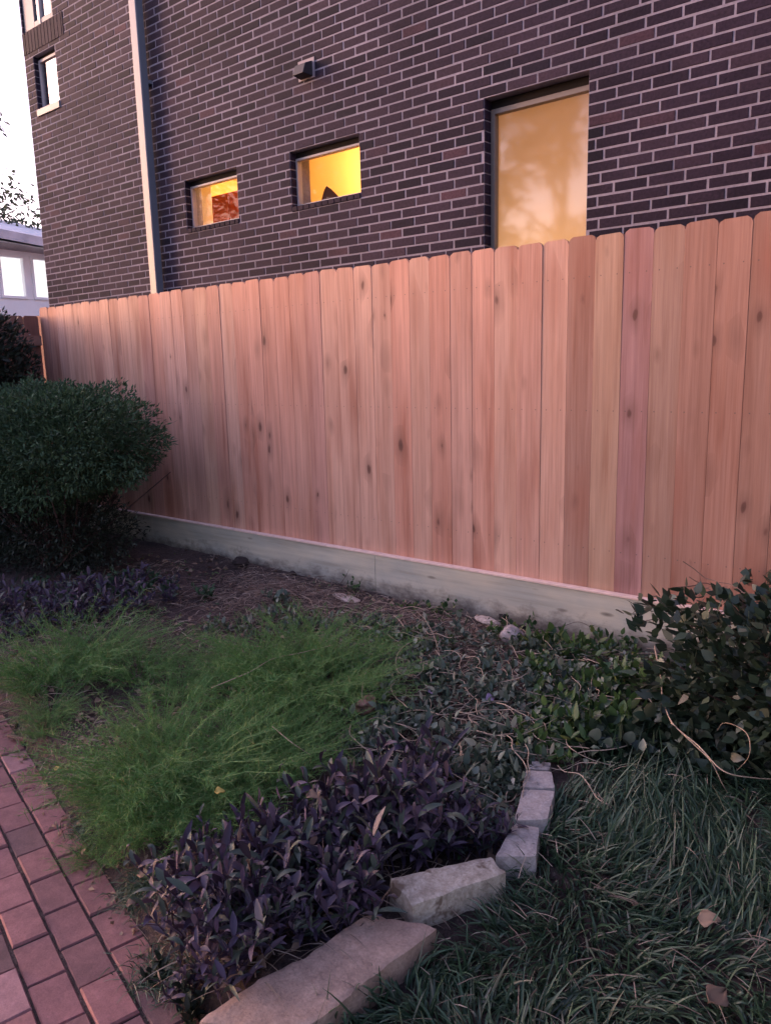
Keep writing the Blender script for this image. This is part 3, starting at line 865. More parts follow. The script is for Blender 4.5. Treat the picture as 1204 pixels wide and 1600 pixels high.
hparent(q.build('roof', M['roof_grey']), nb)

# ------------------------------------------------------------------ trees
def crown_leaves(n, clumps, leaf, mat, name, parent, flat=0.6):
    parts = []
    per = n // len(clumps)
    for (cx, cy, cz, r) in clumps:
        d = rand_dir(per); rr = r * rng.uniform(.35, 1.0, per) ** .6
        base = np.array([cx, cy, cz]) + d * rr[:, None] * np.array([1, 1, flat])
        parts.append(strips(base, rand_dir(per, -.8, .5), rng.uniform(.7, 1.3, per) * leaf, rng.uniform(.4, .6, per) * leaf, .2, 2, 'ovate'))
    v, f, a = merge(parts)
    return obj(name, make_mesh(name, v, f, a), mat, parent)
def tree(loc, h, spread, nleaf, leaf, label, cat='tree', low=.45, nclump=26, seed=1):
    rs = random.Random(seed)
    t = empty('tree', loc)
    q = MB(); tips = []
    trunk = [(0, 0, 0), (.05, .03, h * .2), (-.04, .06, h * .4), (.06, 0, h * .62), (.02, .03, h * .85)]
    q.tube(trunk, [.2 * h / 8, .16 * h / 8, .13 * h / 8, .08 * h / 8, .03 * h / 8], 8)
    for k in range(nclump):
        a = rs.uniform(0, 6.283); zz = rs.uniform(low, .98) * h
        rr = spread * (1 - ((zz / h - .65) / .5) ** 2) * rs.uniform(.35, 1)
        p1 = (rr * math.cos(a), rr * math.sin(a), zz)
        s = (0, 0, max(h * .25, zz - rr * .7))
        mid = (p1[0] * .5, p1[1] * .5, (s[2] + zz) / 2 + .1)
        q.tube([s, mid, p1], [.05 * h / 8, .03 * h / 8, .01], 5)
        tips.append((*p1, rs.uniform(.6, 1.15) * spread * .34))
    q.build('trunk', M['bark'], t, smooth=True)
    crown_leaves(nleaf, tips, leaf, M['tree'], 'crown', t)
    tag(t, label, cat)
    return t
# behind the photographer: they shade the foreground and show as reflections in the tall window
tree((-9.2, -12.5, -.1), 9.0, 3.6, 9000, .22, 'broad leafy tree mirrored in the tall window', seed=3)
tree((-3.5, -13.5, -.1), 8.0, 3.2, 7000, .22, 'second broad tree mirrored beside the taller one in the window', seed=5)
tree((2.5, -1.5, -.1), 5.6, 1.7, 15000, .15, 'low bushy tree added out of view right of the ivy thicket to shade the right end of the fence', seed=8, low=.18, nclump=46)  # unseen, added to cut sky light on the fence's right end
tree((2.6, -4.6, -.1), 5.2, 1.7, 12000, .15, 'low bushy tree added out of view at the right edge of the lawn to shade it', seed=9, low=.2, nclump=40)  # also unseen, added to darken the right side and the lawn
tree((-16.0, -9.6, -.1), 9.5, 3.9, 9000, .24, 'large leafy tree added across the garden to block bright sky mirrored in the two small windows', seed=21, low=.3, nclump=34)  # unseen, added to keep sky glare out of the small panes
tree((-19.0, 4.3, -.1), 7.6, 2.3, 1500, .15, 'sparse bare looking tree against the white sky over the white house', seed=12, nclump=22, low=.5)

# ------------------------------------------------------------------ shrub, hedge
def shrub(name, center, rad, n, leaf, mat, label, cat, lump=.12, boxy=3.0, twigs=0, wf=(.22, .42)):
    t = empty(name, (center[0], center[1], gz(center[0], center[1])))
    d = rand_dir(n)
    # super-ellipsoid surface with lumps; leaves fill the outer shell
    k = (np.abs(d) ** boxy).sum(1) ** (-1 / boxy)
    lum = 1 + lump * 2 * vnoise(d[:, 0] * 2.6 + center[0], d[:, 1] * 2.6, d[:, 2] * 2.6) + lump * vnoise(d[:, 0] * 7, d[:, 1] * 7, d[:, 2] * 7)
    rr = rng.uniform(.0, 1, n) ** .30
    base = d * (k * lum * rr)[:, None] * np.array(rad) + np.array([0, 0, center[2]])
    dirs = unit(d + rng.normal(size=(n, 3)) * .7 + np.array([0, 0, .45]))
    v, f, a = strips(base, dirs, rng.uniform(.7, 1.35, n) * leaf, rng.uniform(wf[0], wf[1], n) * leaf, .12, 3, 'ovate')
    obj('foliage', make_mesh('foliage', v, f, a), mat, t)
    if twigs:
        q = MB()
        for i in range(twigs):
            a0 = random.uniform(0, 6.283); r0 = random.uniform(0, .14)
            ex, ey = rad[0] * random.uniform(-.8, .8), rad[1] * random.uniform(-.8, .8); ez = center[2] + rad[2] * random.uniform(-.6, .5)
            p0 = Vector((r0 * math.cos(a0), r0 * math.sin(a0), -.03)); p2 = Vector((ex, ey, ez)); p1 = p0.lerp(p2, .5) + Vector((random.uniform(-.05, .05), random.uniform(-.05, .05), -.06))
            q.tube([p0, p1, p2], [random.uniform(.008, .02), .008, .003], 5)
        q.build('stems', M['dark_twig'], t)
    tag(t, label, cat); return t
shrub('clipped_shrub', (-5.66, -.88, .93), (1.05, .60, .44), 46000, .040, M['shrub'], 'rounded clipped green shrub standing in front of the fence at left', 'shrub', .20, 2.6, 55)
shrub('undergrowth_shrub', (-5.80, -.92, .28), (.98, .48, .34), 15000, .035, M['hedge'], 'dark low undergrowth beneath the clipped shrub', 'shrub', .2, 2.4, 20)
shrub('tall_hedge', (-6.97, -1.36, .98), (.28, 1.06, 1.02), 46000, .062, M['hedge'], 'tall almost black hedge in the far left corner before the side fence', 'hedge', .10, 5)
shrub('ivy_thicket', (-.30, -.66, .20), (.80, .60, .42), 10500, .056, M['ivy'], 'dark leafy ivy thicket at the right edge against the fence', 'bush', .36, 2.2, 60, (.45, .75))

# ------------------------------------------------------------------ garden bed
def inst(proto, loc, rz, sc, label=None, group=None):
    c = copy_tree(proto); c.location = loc; c.rotation_euler = (random.uniform(-.08, .08), random.uniform(-.08, .08), rz); c.scale = (sc, sc, sc)
    if label: c['label'] = label
    if group: c['group'] = group
    return c

def feather_proto(seed):
    t = empty('feathery_plant', (0, 0, -5))
    ns = 125
    parts = []
    q = MB()
    for i in range(ns):
        a = random.uniform(0, 6.283); r0 = random.uniform(0, .16); lean = random.uniform(.15, 1.0)
        p0 = np.array([r0 * math.cos(a), r0 * math.sin(a), 0]); L = random.uniform(.18, .40)
        d = np.array([math.cos(a) * lean, math.sin(a) * lean, 1.0]); d /= np.linalg.norm(d)
        pts = [p0 + d * L * t_ + np.array([math.cos(a), math.sin(a), -.9]) * (.12 * t_ * t_) for t_ in (0, .33, .66, 1)]
        q.tube(pts, [.0016, .0014, .001, .0006], 3)
        nt_ = 60
        tt = rng.uniform(.2, 1, nt_)
        base = p0 + d * (L * tt)[:, None] + np.array([math.cos(a), math.sin(a), -.9]) * (.12 * tt * tt)[:, None]
        dirs = d * .6 + rand_dir(nt_) * .95
        parts.append(strips(base, dirs, rng.uniform(.014, .040, nt_), .0019, .25, 2, 'blade'))
    v, f, a_ = merge(parts)
    obj('foliage', make_mesh('foliage', v, f, a_), M['feather'], t)
    q.build('stems', M['feather'], t)
    return t
fp = [feather_proto(k) for k in range(3)]
FG = 'feathery green plants spreading through the bed'
fspots = [(18, 1050, 1.0), (85, 1030, 1.05), (150, 1010, 1.0), (60, 1090, .95), (205, 1030, .9), (300, 1060, .9),
          (15, 1110, .8), (350, 1035, .8), (400, 1020, .85), (450, 1030, .95), (500, 1020, .95), (530, 1060, .9), (470, 1075, .95), (410, 1080, .9), 
          (500, 1115, .8), (440, 1130, .85), (380, 1150, .9), (330, 1190, .95), (260, 1185, 1.0), (190, 1200, 1.0), (130, 1225, .9), (400, 1195, .85),
          (230, 1240, .95), (300, 1245, .9), (160, 1265, .8), (110, 1255, .65), (455, 1180, .7), (270, 1120, .6), (30, 985, .0)]
first = [True] * 3
cnt = 0
for i, (u, v_, s) in enumerate(fspots):
    if s == 0: continue
    dm = min(math.hypot((u - a) / b_, (v_ - c_) / d_) for a, c_, b_, d_ in ((100, 1045, 130, 60), (480, 1040, 110, 75), (270, 1200, 190, 65)))
    s = (1.42 - .72 * min(1.15, dm)) * random.uniform(.88, 1.12)
    x, y = at(u, v_ + 30, 0.03); x += random.uniform(-.05, .05); y += random.uniform(-.05, .05)
    if path_dist(x, y) > -.22: s *= .62; x += .05; y += .06
    p = fp[i % 3]
    if first[i % 3]: c = p; first[i % 3] = False; c.location = (x, y, gz(x, y)); c.scale = (s, s, s)
    else: c = inst(p, (x, y, float(gz(x, y))), random.uniform(0, 6.28), s)
    tag(c, 'soft bright green feathery plant in the spreading mass at the middle of the bed', 'plant', FG)

def leafy_proto(name, nstem, nleaf, L, W, H, mat, prof='lance', spread=.5, fold=.18, droop=.5, stem_r=.002, stemmat=None):
    t = empty(name, (0, 0, -5))
    parts = []; q = MB()
    for i in range(nstem):
        a = random.uniform(0, 6.283); lean = random.uniform(.1, spread); h = H * random.uniform(.6, 1.1)
        p0 = np.array([random.uniform(-.05, .05), random.uniform(-.05, .05), 0])
        d = np.array([math.cos(a) * lean, math.sin(a) * lean, 1.0]); d /= np.linalg.norm(d)
        pts = [p0 + d * h * t_ + np.array([math.cos(a) * .03, math.sin(a) * .03, 0]) * t_ * t_ for t_ in (0, .5, 1)]
        q.tube(pts, [stem_r, stem_r * .9, stem_r * .5], 4)
        tt = np.linspace(.15, 1, nleaf) + rng.uniform(-.03, .03, nleaf)
        base = p0 + d * (h * tt)[:, None] + np.array([math.cos(a) * .03, math.sin(a) * .03, 0]) * (tt * tt)[:, None]
        ang = np.arange(nleaf) * 2.4 + random.uniform(0, 6)
        el = rng.uniform(.1, 1.1, nleaf) + tt * .5
        dirs = np.stack([np.cos(ang) * np.cos(el), np.sin(ang) * np.cos(el), np.sin(el)], 1)
        parts.append(strips(base, dirs, L * rng.uniform(.6, 1.15, nleaf), W * rng.uniform(.75, 1.2, nleaf), droop * rng.uniform(.3, 1.3, nleaf), 5, prof, fold))
    v, f, a_ = merge(parts)
    obj('leaves', make_mesh('leaves', v, f, a_, smooth=True), mat, t)
    q.build('stem', stemmat or mat, t)
    return t
pp = [leafy_proto('purple_plant', 10, 12, .080, .0150, .18, M['purple']) for _ in range(3)]
def scatter(protos, spots, label, cat, group, z=0.03, dz=0.0, jitter=0):
    first = [True] * len(protos); out = []
    for i, (u, v_, s) in enumerate(spots):
        x, y = at(u, v_, z)
        x += random.uniform(-jitter, jitter); y += random.uniform(-jitter, jitter)
        if path_dist(x, y) > -.02: continue
        k = i % len(protos); p = protos[k]
        zz = float(gz(x, y)) + dz
        if first[k]:
            c = p; first[k] = False; c.location = (x, y, zz); c.scale = (s, s, s)
        else: c = inst(p, (x, y, zz), random.uniform(0, 6.28), s)
        lb = label(u, v_) if callable(label) else label
        tag(c, lb, cat, group(u, v_) if callable(group) else group); out.append(c)
    return out
sp_ = []
poly = [(330, 1330), (420, 1300), (520, 1270), (620, 1240), (680, 1225), (650, 1290), (740, 1330), (700, 1345), (600, 1350), (590, 1400), (540, 1450), (430, 1500), (330, 1560), (270, 1560), (250, 1480), (240, 1420), (280, 1380)]
def inpoly(u, v_, P):
    c = False; n = len(P); j = n - 1
    for i in range(n):
        if (P[i][1] > v_) != (P[j][1] > v_) and u < (P[j][0] - P[i][0]) * (v_ - P[i][1]) / (P[j][1] - P[i][1]) + P[i][0]: c = not c
        j = i
    return c
def fill(P, step, s0=.8, s1=1.1):
    out = []
    u0, u1 = min(p[0] for p in P), max(p[0] for p in P); v0, v1 = min(p[1] for p in P), max(p[1] for p in P)
    u = u0
    while u < u1:
        v_ = v0
        while v_ < v1:
            uu, vv = u + random.uniform(-.45, .45) * step, v_ + random.uniform(-.45, .45) * step * .7
            if inpoly(uu, vv, P): out.append((uu, vv, random.uniform(s0, s1)))
            v_ += step * .7
        u += step
    random.shuffle(out)
    return out
front = fill(poly, 54, .6, 1.35) + fill([(690, 1240), (790, 1290), (770, 1330), (640, 1345)], 40, .6, .85)
low_left = fill([(205, 1450), (250, 1440), (300, 1540), (330, 1590), (290, 1620), (240, 1600)], 34, .45, .7)
back = fill([(0, 940), (0, 1010), (60, 1000), (150, 975), (270, 970), (300, 930), (200, 905), (80, 915)], 32, .8, 1.2)
scatter(pp, front, 'dark purple leaved plant in the clump behind the front edging stones', 'plant', 'purple plants in the front clump', z=.03, jitter=.03)
pp2 = [leafy_proto('purple_plant', 8, 9, .08, .018, .15, M['purple']) for _ in range(2)]
scatter(pp2, back, 'dark purple leaved plant in the far left patch below the clipped shrub', 'plant', 'purple plants at the far left')

# grey-green weeds and leafy plants between
wp = [leafy_proto('leafy_weed', 6, 8, .055, .020, .10, M['weed'], 'ovate', .9, .12, .3) for _ in range(3)]
scatter(wp, fill([(280, 950), (430, 945), (560, 960), (700, 990), (880, 1030), (960, 1100), (860, 1190), (760, 1290), (690, 1215), (560, 1180), (560, 1080), (520, 990), (300, 1000)], 42, .7, 1.2),
        'low grey green weed in the tangled middle of the bed', 'plant', 'grey green weeds in the middle of the bed')
wp2 = [leafy_proto('leafy_plant', 5, 7, .075, .034, .11, M['bright'], 'ovate', .8, .12, .3) for _ in range(2)]
scatter(wp2, fill([(820, 1010), (1000, 1010), (1050, 1080), (940, 1180), (850, 1190), (790, 1100)], 38, .6, 1.1) + [(880, 1115, .9), (845, 1150, .8), (900, 1165, .9), (870, 1190, .7), (810, 1170, .8), (960, 1080, .9), (1005, 1075, .9), (1040, 1095, .8), (1060, 1060, .9),
              (880, 1020, .6), (950, 1010, .7), (590, 1010, .7), (640, 1005, .7), (560, 1000, .8), (770, 990, .7), (990, 1130, .8), (930, 1130, .9), (850, 1000, .7), (700, 1010, .6)],
        'small bright green leafy plant near the curved stone edging', 'plant', 'bright green leafy plants in the bed')
scatter([leafy_proto('dark_weed', 6, 8, .075, .026, .12, M['hedge'], 'ovate', .9, .12, .35)], low_left, 'small dark weed at the bottom left between path and tan stone', 'plant', 'dark weeds between path and tan stone')
wp3 = [leafy_proto('dark_leafy_plant', 6, 8, .085, .040, .14, M['ivy'], 'ovate', .9, .12, .35) for _ in range(2)]
scatter(wp3, fill([(900, 1180), (960, 1110), (1060, 1080), (1204, 1120), (1204, 1230), (1080, 1220), (940, 1230)], 48, .8, 1.2),
        'dark green leafy plant between the ivy thicket and the lawn', 'plant', 'dark leafy plants beside the lawn')
wp4 = [leafy_proto('low_green_plant', 6, 8, .06, .024, .10, M['shrub'], 'ovate', .9, .12, .35) for _ in range(2)]
scatter(wp4, fill([(0, 900), (200, 880), (330, 930), (240, 990), (230, 950), (0, 950)], 40, .7, 1.1),
        'low dark green plant below the clipped shrub', 'plant', 'low green plants below the clipped shrub')
wp5 = [leafy_proto('small_weed', 5, 6, .045, .022, .09, M['bright'], 'ovate', .9, .12, .3) for _ in range(2)]
scatter(wp5, [(556, 900, 1), (548, 915, .8), (640, 945, .8), (690, 945, 1), (705, 950, .8), (820, 972, 1), (845, 985, .8), (900, 995, 1), (950, 998, 1.3), (985, 1000, 1.3), (1010, 990, 1.2), (780, 965, .8), (1000, 1020, 1.2), (960, 1030, 1)],
        'small green weed growing against the foot of the kickboard', 'plant', 'small weeds along the kickboard')

# ground cover: tangled creeping stems and small leaves
def in_bed(x, y):
    return (path_dist(x, y) < -.03) & (x < edge_x(y) - .02) & (y < -.06)
def cover(n, x0, x1, y0, y1, keep, leaf, wid, mat, name, label, cat, prof='ovate', zup=(0.0, .09), nseg=3, fold=.1, zdir=(-.1, .9), droop=.4):
    x = rng.uniform(x0, x1, n); y = rng.uniform(y0, y1, n); k = keep(x, y); x, y = x[k], y[k]; n = len(x)
    base = np.stack([x, y, gz(x, y) + rng.uniform(*zup, n)], 1)
    v, f, a = strips(base, rand_dir(n, *zdir), rng.uniform(.6, 1.4, n) * leaf, rng.uniform(.7, 1.3, n) * wid, droop, nseg, prof, fold)
    o = obj(name, make_mesh(name, v, f, a), mat)
    tag(o, label, cat, kind='stuff'); return o
MID = [(480, 960), (700, 985), (860, 1020), (1010, 1010), (1060, 1100), (940, 1200), (880, 1210), (780, 1320), (690, 1230), (560, 1200), (560, 1090)]
MIDW = [at(u, v_, .02) for u, v_ in MID]
def inw(x, y, P):
    c = np.zeros(x.shape, bool); n = len(P); j = n - 1
    for i in range(n):
        xi, yi = P[i]; xj, yj = P[j]
        with np.errstate(divide='ignore', invalid='ignore'):
            cond = ((yi > y) != (yj > y)) & (x < (xj - xi) * (y - yi) / ((yj - yi) or 1e-9) + xi)
        c ^= cond; j = i
    return c
cover(11000, -3.6, -.6, -2.8, 0, lambda x, y: inw(x, y, MIDW) & (vnoise(x * 5, y * 5) > -.28), .034, .015, M['weed'], 'creeping_ground_cover', 'tangle of small grey green creeping leaves over the middle of the bed', 'ground cover')
cover(2600, -5.5, -.8, -3.0, -.1, lambda x, y: in_bed(x, y) & (vnoise(x * 4, y * 4, 7) > .05), .03, .013, M['bright'], 'small_green_leaves', 'scattered small green leaves sprouting over the soil', 'ground cover', zup=(0, .05))
cover(8500, -5.2, -.8, -3.0, -.08, lambda x, y: in_bed(x, y) & (vnoise(x * 3 + 9, y * 3, 1) > -.2), .10, .0042, M['drygrass'], 'dry_stems', 'dry straw and thin dead stems strewn over the soil of the bed', 'straw', 'blade', (0.004, .05), 3, 0, (-.05, .35), .25)
cover(1600, -5.2, -.8, -3.0, -.08, in_bed, .035, .024, M['deadleaf'], 'leaf_litter', 'small brown dead leaves and chips littering the bed', 'leaf litter', 'ovate', (0.002, .03), 3, .2, (-.2, .3), .1)
# straw heap in front of the kickboard
SH = [at(u, v_, .02) for u, v_ in [(370, 885), (560, 940), (700, 965), (840, 1000), (760, 1010), (560, 985), (420, 965), (300, 930)]]
cover(9000, -5.2, -2, -1.8, 0, lambda x, y: inw(x, y, SH), .11, .003, M['drygrass'], 'straw_pile', 'pile of dry brown straw lying on the soil before the kickboard', 'straw', 'blade', (0.003, .04), 4, 0, (-.1, .35), .3)

# lawn
def in_lawn(x, y): return (x > edge_x(y) + .05) & (y < -.75) & (path_dist(x, y) < -.0)
def lawn(n, x0, x1, y0, y1, L, W, name, label, extra=None):
    x = rng.uniform(x0, x1, n); y = rng.uniform(y0, y1, n); k = in_lawn(x, y) & (vnoise(x * 6, y * 6, 2) > -.40 + .30 * np.clip(vnoise(x * 1.9 + 3, y * 1.9, 6), 0, 1))
    if extra is not None: k &= extra(x, y)
    x, y = x[k], y[k]; n = len(x)
    base = np.stack([x, y, gz(x, y) - .005], 1)
    ang = vnoise(x * 1.8, y * 1.8, 11) * 14
    lean = rng.uniform(.2, 1.5, n)
    d = np.stack([np.cos(ang) * lean, np.sin(ang) * lean, np.ones(n)], 1) + rng.normal(size=(n, 3)) * .35
    v, f, a = strips(base, d, rng.uniform(.5, 1.35, n) * L * (1 + .9 * vnoise(x * 2.4, y * 2.4, 5)), rng.uniform(.7, 1.3, n) * W, rng.uniform(.2, 1.0, n), 5, 'blade', .2)
    o = obj(name, make_mesh(name, v, f, a), M['grass']); tag(o, label, 'grass', kind='stuff'); return o
lawn(52000, -1.4, .6, -4.2, -.7, .15, .0075, 'lawn_grass', 'long dark green lawn grass in the lower right')
lawn(9000, .4, 2.6, -4.6, -.7, .12, .006, 'lawn_grass_edge', 'long dark grass continuing past the ivy thicket')
# dead thatch in the lawn
cover(1800, -1.2, .6, -4.0, -1.0, in_lawn, .09, .0032, M['drygrass'], 'lawn_thatch', 'brown dead blades lying among the lawn grass', 'straw', 'blade', (.01, .06), 3, 0, (-.1, .5), .3)
# thin grass creeping over the path edge
def tuft(n, c, r, L, mat, name, label, cat):
    x = c[0] + rng.normal(size=n) * r; y = c[1] + rng.normal(size=n) * r * .6
    base = np.stack([x, y, np.maximum(gz(x, y), -.095)], 1)
    d = rand_dir(n, .2, 1)
    v, f, a = strips(base, d, rng.uniform(.5, 1.3, n) * L, .003, .6, 4, 'blade')
    o = obj(name, make_mesh(name, v, f, a), mat); tag(o, label, cat); return o
tuft(900, at(150, 1300, -.07), .07, .09, M['grass'], 'grass_tuft', 'dark thin grass tuft spilling over the edge of the brick path', 'grass tuft')
tuft(600, at(215, 1400, -.07), .045, .08, M['grass'], 'grass_tuft', 'small dark grass tuft beside the path, below the purple clump', 'grass tuft')
tuft(700, at(250, 1520, -.07), .055, .09, M['grass'], 'grass_tuft', 'dark grass tuft in the lower left between path and tan stone', 'grass tuft')

# ------------------------------------------------------------------ edging stones
def slab(name, quad, z0, z1, mat, label, rough=.006, chip=0.0, parent=None, top=None, seed=0):
    """stone block from its four top corners, subdivided and roughened"""
    import bmesh
    rs = np.random.default_rng(seed)
    q4 = [np.array(p, float) for p in quad]
    L = max(np.linalg.norm(q4[1] - q4[0]), np.linalg.norm(q4[2] - q4[3])); Wd = max(np.linalg.norm(q4[3] - q4[0]), .02)
    nu, nv, nw = max(4, int(L / .016)), max(4, int(Wd / .016)), 6
    cen = sum(q4) / 4
    bm = bmesh.new(); vd = {}
    def P(i, j, k):
        key = (i, j, k)
        if key in vd: return vd[key]
        u, v_, t = i / nu, j / nv, k / nw
        # rounding of the arrises
        p = (1 - u) * (1 - v_) * q4[0] + u * (1 - v_) * q4[1] + u * v_ * q4[2] + (1 - u) * v_ * q4[3]
        e = (i in (0, nu)) + (j in (0, nv)) + (k in (0, nw))
        c = cen
        if e >= 2:
            p = p + (c - p) / max(np.linalg.norm(c - p), 1e-6) * (.003 if e == 2 else .006)
        z = z0 + (z1 - z0) * t - (.003 if (e >= 2 and k == nw) else 0)
        nz = rough * 2 * (vnoise(p[0] * 18 + seed, p[1] * 18, z * 18) + .6 * vnoise(p[0] * 55, p[1] * 55, z * 55 + seed))
        dir2 = p - c; dir2 = dir2 / max(np.linalg.norm(dir2), 1e-6)
        x, y = p[0] + dir2[0] * nz, p[1] + dir2[1] * nz
        if k == nw: z += nz * .5 - chip * max(0, float(vnoise(p[0] * 9, p[1] * 9, seed)) - .1) * .1
        if k: 
            if i in (0, nu) or j in (0, nv): x += dir2[0] * nz; y += dir2[1] * nz
        v = bm.verts.new((x - cen[0], y - cen[1], z)); vd[key] = v; return v
    def face(*ks):
        try: bm.faces.new([P(*k) for k in ks])
        except ValueError: pass
    for i in range(nu):
        for j in range(nv):
            face((i, j, nw), (i + 1, j, nw), (i + 1, j + 1, nw), (i, j + 1, nw)); face((i, j + 1, 0), (i + 1, j + 1, 0), (i + 1, j, 0), (i, j, 0))
        for k in range(nw):
            face((i, 0, k), (i + 1, 0, k), (i + 1, 0, k + 1), (i, 0, k + 1)); face((i + 1, nv, k), (i, nv, k), (i, nv, k + 1), (i + 1, nv, k + 1))
    for j in range(nv):
        for k in range(nw):
            face((0, j + 1, k), (0, j, k), (0, j, k + 1), (0, j + 1, k + 1)); face((nu, j, k), (nu, j + 1, k), (nu, j + 1, k + 1), (nu, j, k + 1))
    bmesh.ops.recalc_face_normals(bm, faces=bm.faces)
    me = bpy.data.meshes.new(name); bm.to_mesh(me); bm.free()
    me.polygons.foreach_set('use_smooth', np.ones(len(me.polygons), dtype=bool)); me.set_sharp_from_angle(angle=R(32))
    o = obj(name, me, mat, loc=(cen[0], cen[1], 0)); tag(o, label, 'edging stone', 'stone blocks edging the raised bed'); return o
def Q(pts, z): return [at(u, v_, z) for u, v_ in pts]
zt = .055
slab('edging_stone', Q([(300, 1597), (577, 1428), (684, 1450), (470, 1612)], zt), -.16, zt, M['tan_stone'], 'long flat tan stone block at the bottom of the photo, nearest in the row', .005, seed=1)
slab('edging_stone', Q([(578, 1427), (640, 1413), (682, 1436), (600, 1468)], zt + .001)[:0] or Q([(606, 1372), (772, 1334), (792, 1362), (640, 1416)], .085), -.14, .085, M['lime_stone'], 'rough whitish stone block with brown stains, second from the bottom', .006, .5, seed=4)
slab('edging_stone', Q([(772, 1338), (802, 1284), (843, 1291), (838, 1338)], .080), -.14, .080, M['grey_block'], 'grey stone block lowest of the curved grey blocks, partly under grass', .0012, seed=6)
slab('edging_stone', Q([(801, 1282), (815, 1231), (867, 1234), (856, 1280)], .085), -.14, .085, M['grey_block'], 'grey stone block in the middle of the curved row', .0012, seed=7)
slab('edging_stone', Q([(815, 1229), (820, 1202), (862, 1204), (867, 1231)], .090), -.14, .090, M['grey_block'], 'grey stone block at the top of the curved row, below bright green leaves', .0012, seed=8)
slab('edging_stone', Q([(824, 1201), (828, 1188), (862, 1190), (860, 1203)], .070), -.14, .070, M['grey_block'], 'farthest grey block, half hidden under leaves above the curved row', .0012, seed=9)

# ------------------------------------------------------------------ rocks and clods
def rock(name, u, v_, sx, sy, sz, mat, label, cat, rz=0, seed=0, rough=.25, dz=0):
    import bmesh
    x, y = at(u, v_, .02)
    bm = bmesh.new(); bmesh.ops.create_icosphere(bm, subdivisions=4, radius=1)
    for v in bm.verts:
        p = v.co.copy()
        k = 1 + rough * 2 * float(vnoise(p.x * 1.3 + seed * 3.1, p.y * 1.3, p.z * 1.3)) + rough * .6 * float(vnoise(p.x * 4 + seed, p.y * 4, p.z * 4))
        v.co = Vector((p.x * sx * k, p.y * sy * k, p.z * sz * k))
    me = bpy.data.meshes.new(name); bm.to_mesh(me); bm.free()
    me.polygons.foreach_set('use_smooth', np.ones(len(me.polygons), dtype=bool))
    o = obj(name, me, mat, loc=(x, y, float(gz(x, y)) + sz * .55 + dz), rz=rz); tag(o, label, cat); return o
rock('rock', 798, 1010, .058, .048, .045, M['rock'], 'round pinkish grey rock lying among weeds near the kickboard', 'rock', .3, 1, dz=.045)
rock('flat_stone', 762, 968, .10, .035, .022, M['pale_stone'], 'long pale cream stone against the kickboard beside dark clods', 'rock', -.35, 2, .3, dz=.02)
rock('flat_stone', 540, 932, .12, .05, .014, M['pale_stone'], 'flat pale slab half buried below the kickboard', 'rock', -.2, 3, .15)
rock('brick_rubble', 575, 1130, .035, .06, .028, M['red_rubble'], 'reddish brick rubble lump in the tangled weeds', 'rock', .2, 4, .35, dz=.06)
rock('brick_rubble', 540, 1222, .022, .022, .03, M['red_rubble'], 'small reddish lump between feathery plants and purple clump', 'rock', .2, 5, .4)
rock('soil_clod', 376, 884, .062, .045, .042, M['clod'], 'large black soil clod at the foot of the kickboard, left', 'soil clod', .2, 6, .35, dz=.02)
rock('soil_clod', 762, 948, .028, .022, .032, M['clod'], 'upper black soil clod touching the kickboard behind the cream stone', 'soil clod', .5, 7, .45, dz=.035)
rock('soil_clod', 788, 958, .035, .028, .026, M['clod'], 'right black soil clod behind the cream stone', 'soil clod', .9, 8, .45, dz=.02)
rock('soil_clod', 455, 893, .03, .025, .018, M['clod'], 'small dark clod on the straw by the kickboard', 'soil clod', .1, 9, .45)
rock('soil_clod', 812, 972, .032, .028, .022, M['clod'], 'dark clod at the kickboard, above the round rock', 'soil clod', .4, 10, .45)
# dead leaves on lawn
def deadleaf(name, u, v_, size, mat, label, z=.03, rz=0.0, tilt=.3):
    x, y = at(u, v_, z - .05)
    n = 1
    Vv = []; Ff = []
    ns = 8
    for i in range(ns + 1):
        t = i / ns; w_ = size * .42 * math.sin(math.pi * (t ** .7) * .96 + .06) * (1 + .22 * math.sin(9 * t + u))
        zc = .10 * size * math.sin(t * 3.1) + .12 * size * t
        for s in (-1, -.5, 0, .5, 1): Vv.append((t * size - size / 2, s * w_, zc + abs(s) * .22 * size * (.6 + .4 * math.sin(5 * t + v_))))
    for i in range(ns):
        for k in range(4): Ff.append((i * 5 + k, i * 5 + k + 1, (i + 1) * 5 + k + 1, (i + 1) * 5 + k))
    me = make_mesh(name, Vv, Ff, np.tile([random.random(), .5, .5, 1], (len(Vv), 1)), True)
    o = obj(name, me, mat, loc=(x, y, z), rz=rz); o.rotation_euler = (tilt, tilt * .4, rz)
    sm = o.modifiers.new('solid', 'SOLIDIFY'); sm.thickness = .0012
    tag(o, label, 'dead leaf'); return o
deadleaf('dead_leaf', 1105, 1468, .055, M['deadleaf'], 'broad crumpled pinkish brown dead leaf lying on the dark lawn', .04, .4)
deadleaf('dead_leaf', 1115, 1592, .06, M['deadleaf'], 'tan and yellow dead leaf at the bottom edge of the lawn', .04, 1.3)
deadleaf('dead_leaf', 988, 1440, .03, M['deadleaf'], 'small pinkish dead leaf in the middle of the lawn', .035, 2.0)
deadleaf('dead_leaf', 228, 1392, .045, M['deadleaf'], 'squarish pinkish dead leaf between the path and the purple plants', -.01, .2)
deadleaf('dead_leaf', 207, 1438, .028, M['deadleaf'], 'small pale dead leaf on the edge of the brick path', -.05, .9)
deadleaf('dead_leaf', 345, 1263, .03, M['yellowleaf'], 'small yellow leaf above the purple clump', .22, .9)
deadleaf('dead_leaf', 92, 1222, .025, M['yellowleaf'], 'small yellow leaf at the corner of feathery plants and path', .04, .9)
deadleaf('dead_leaf', 765, 1111, .045, M['paleleaf'], 'pale lilac leaf on the weeds, right one of two', .08, 1.2, .5)
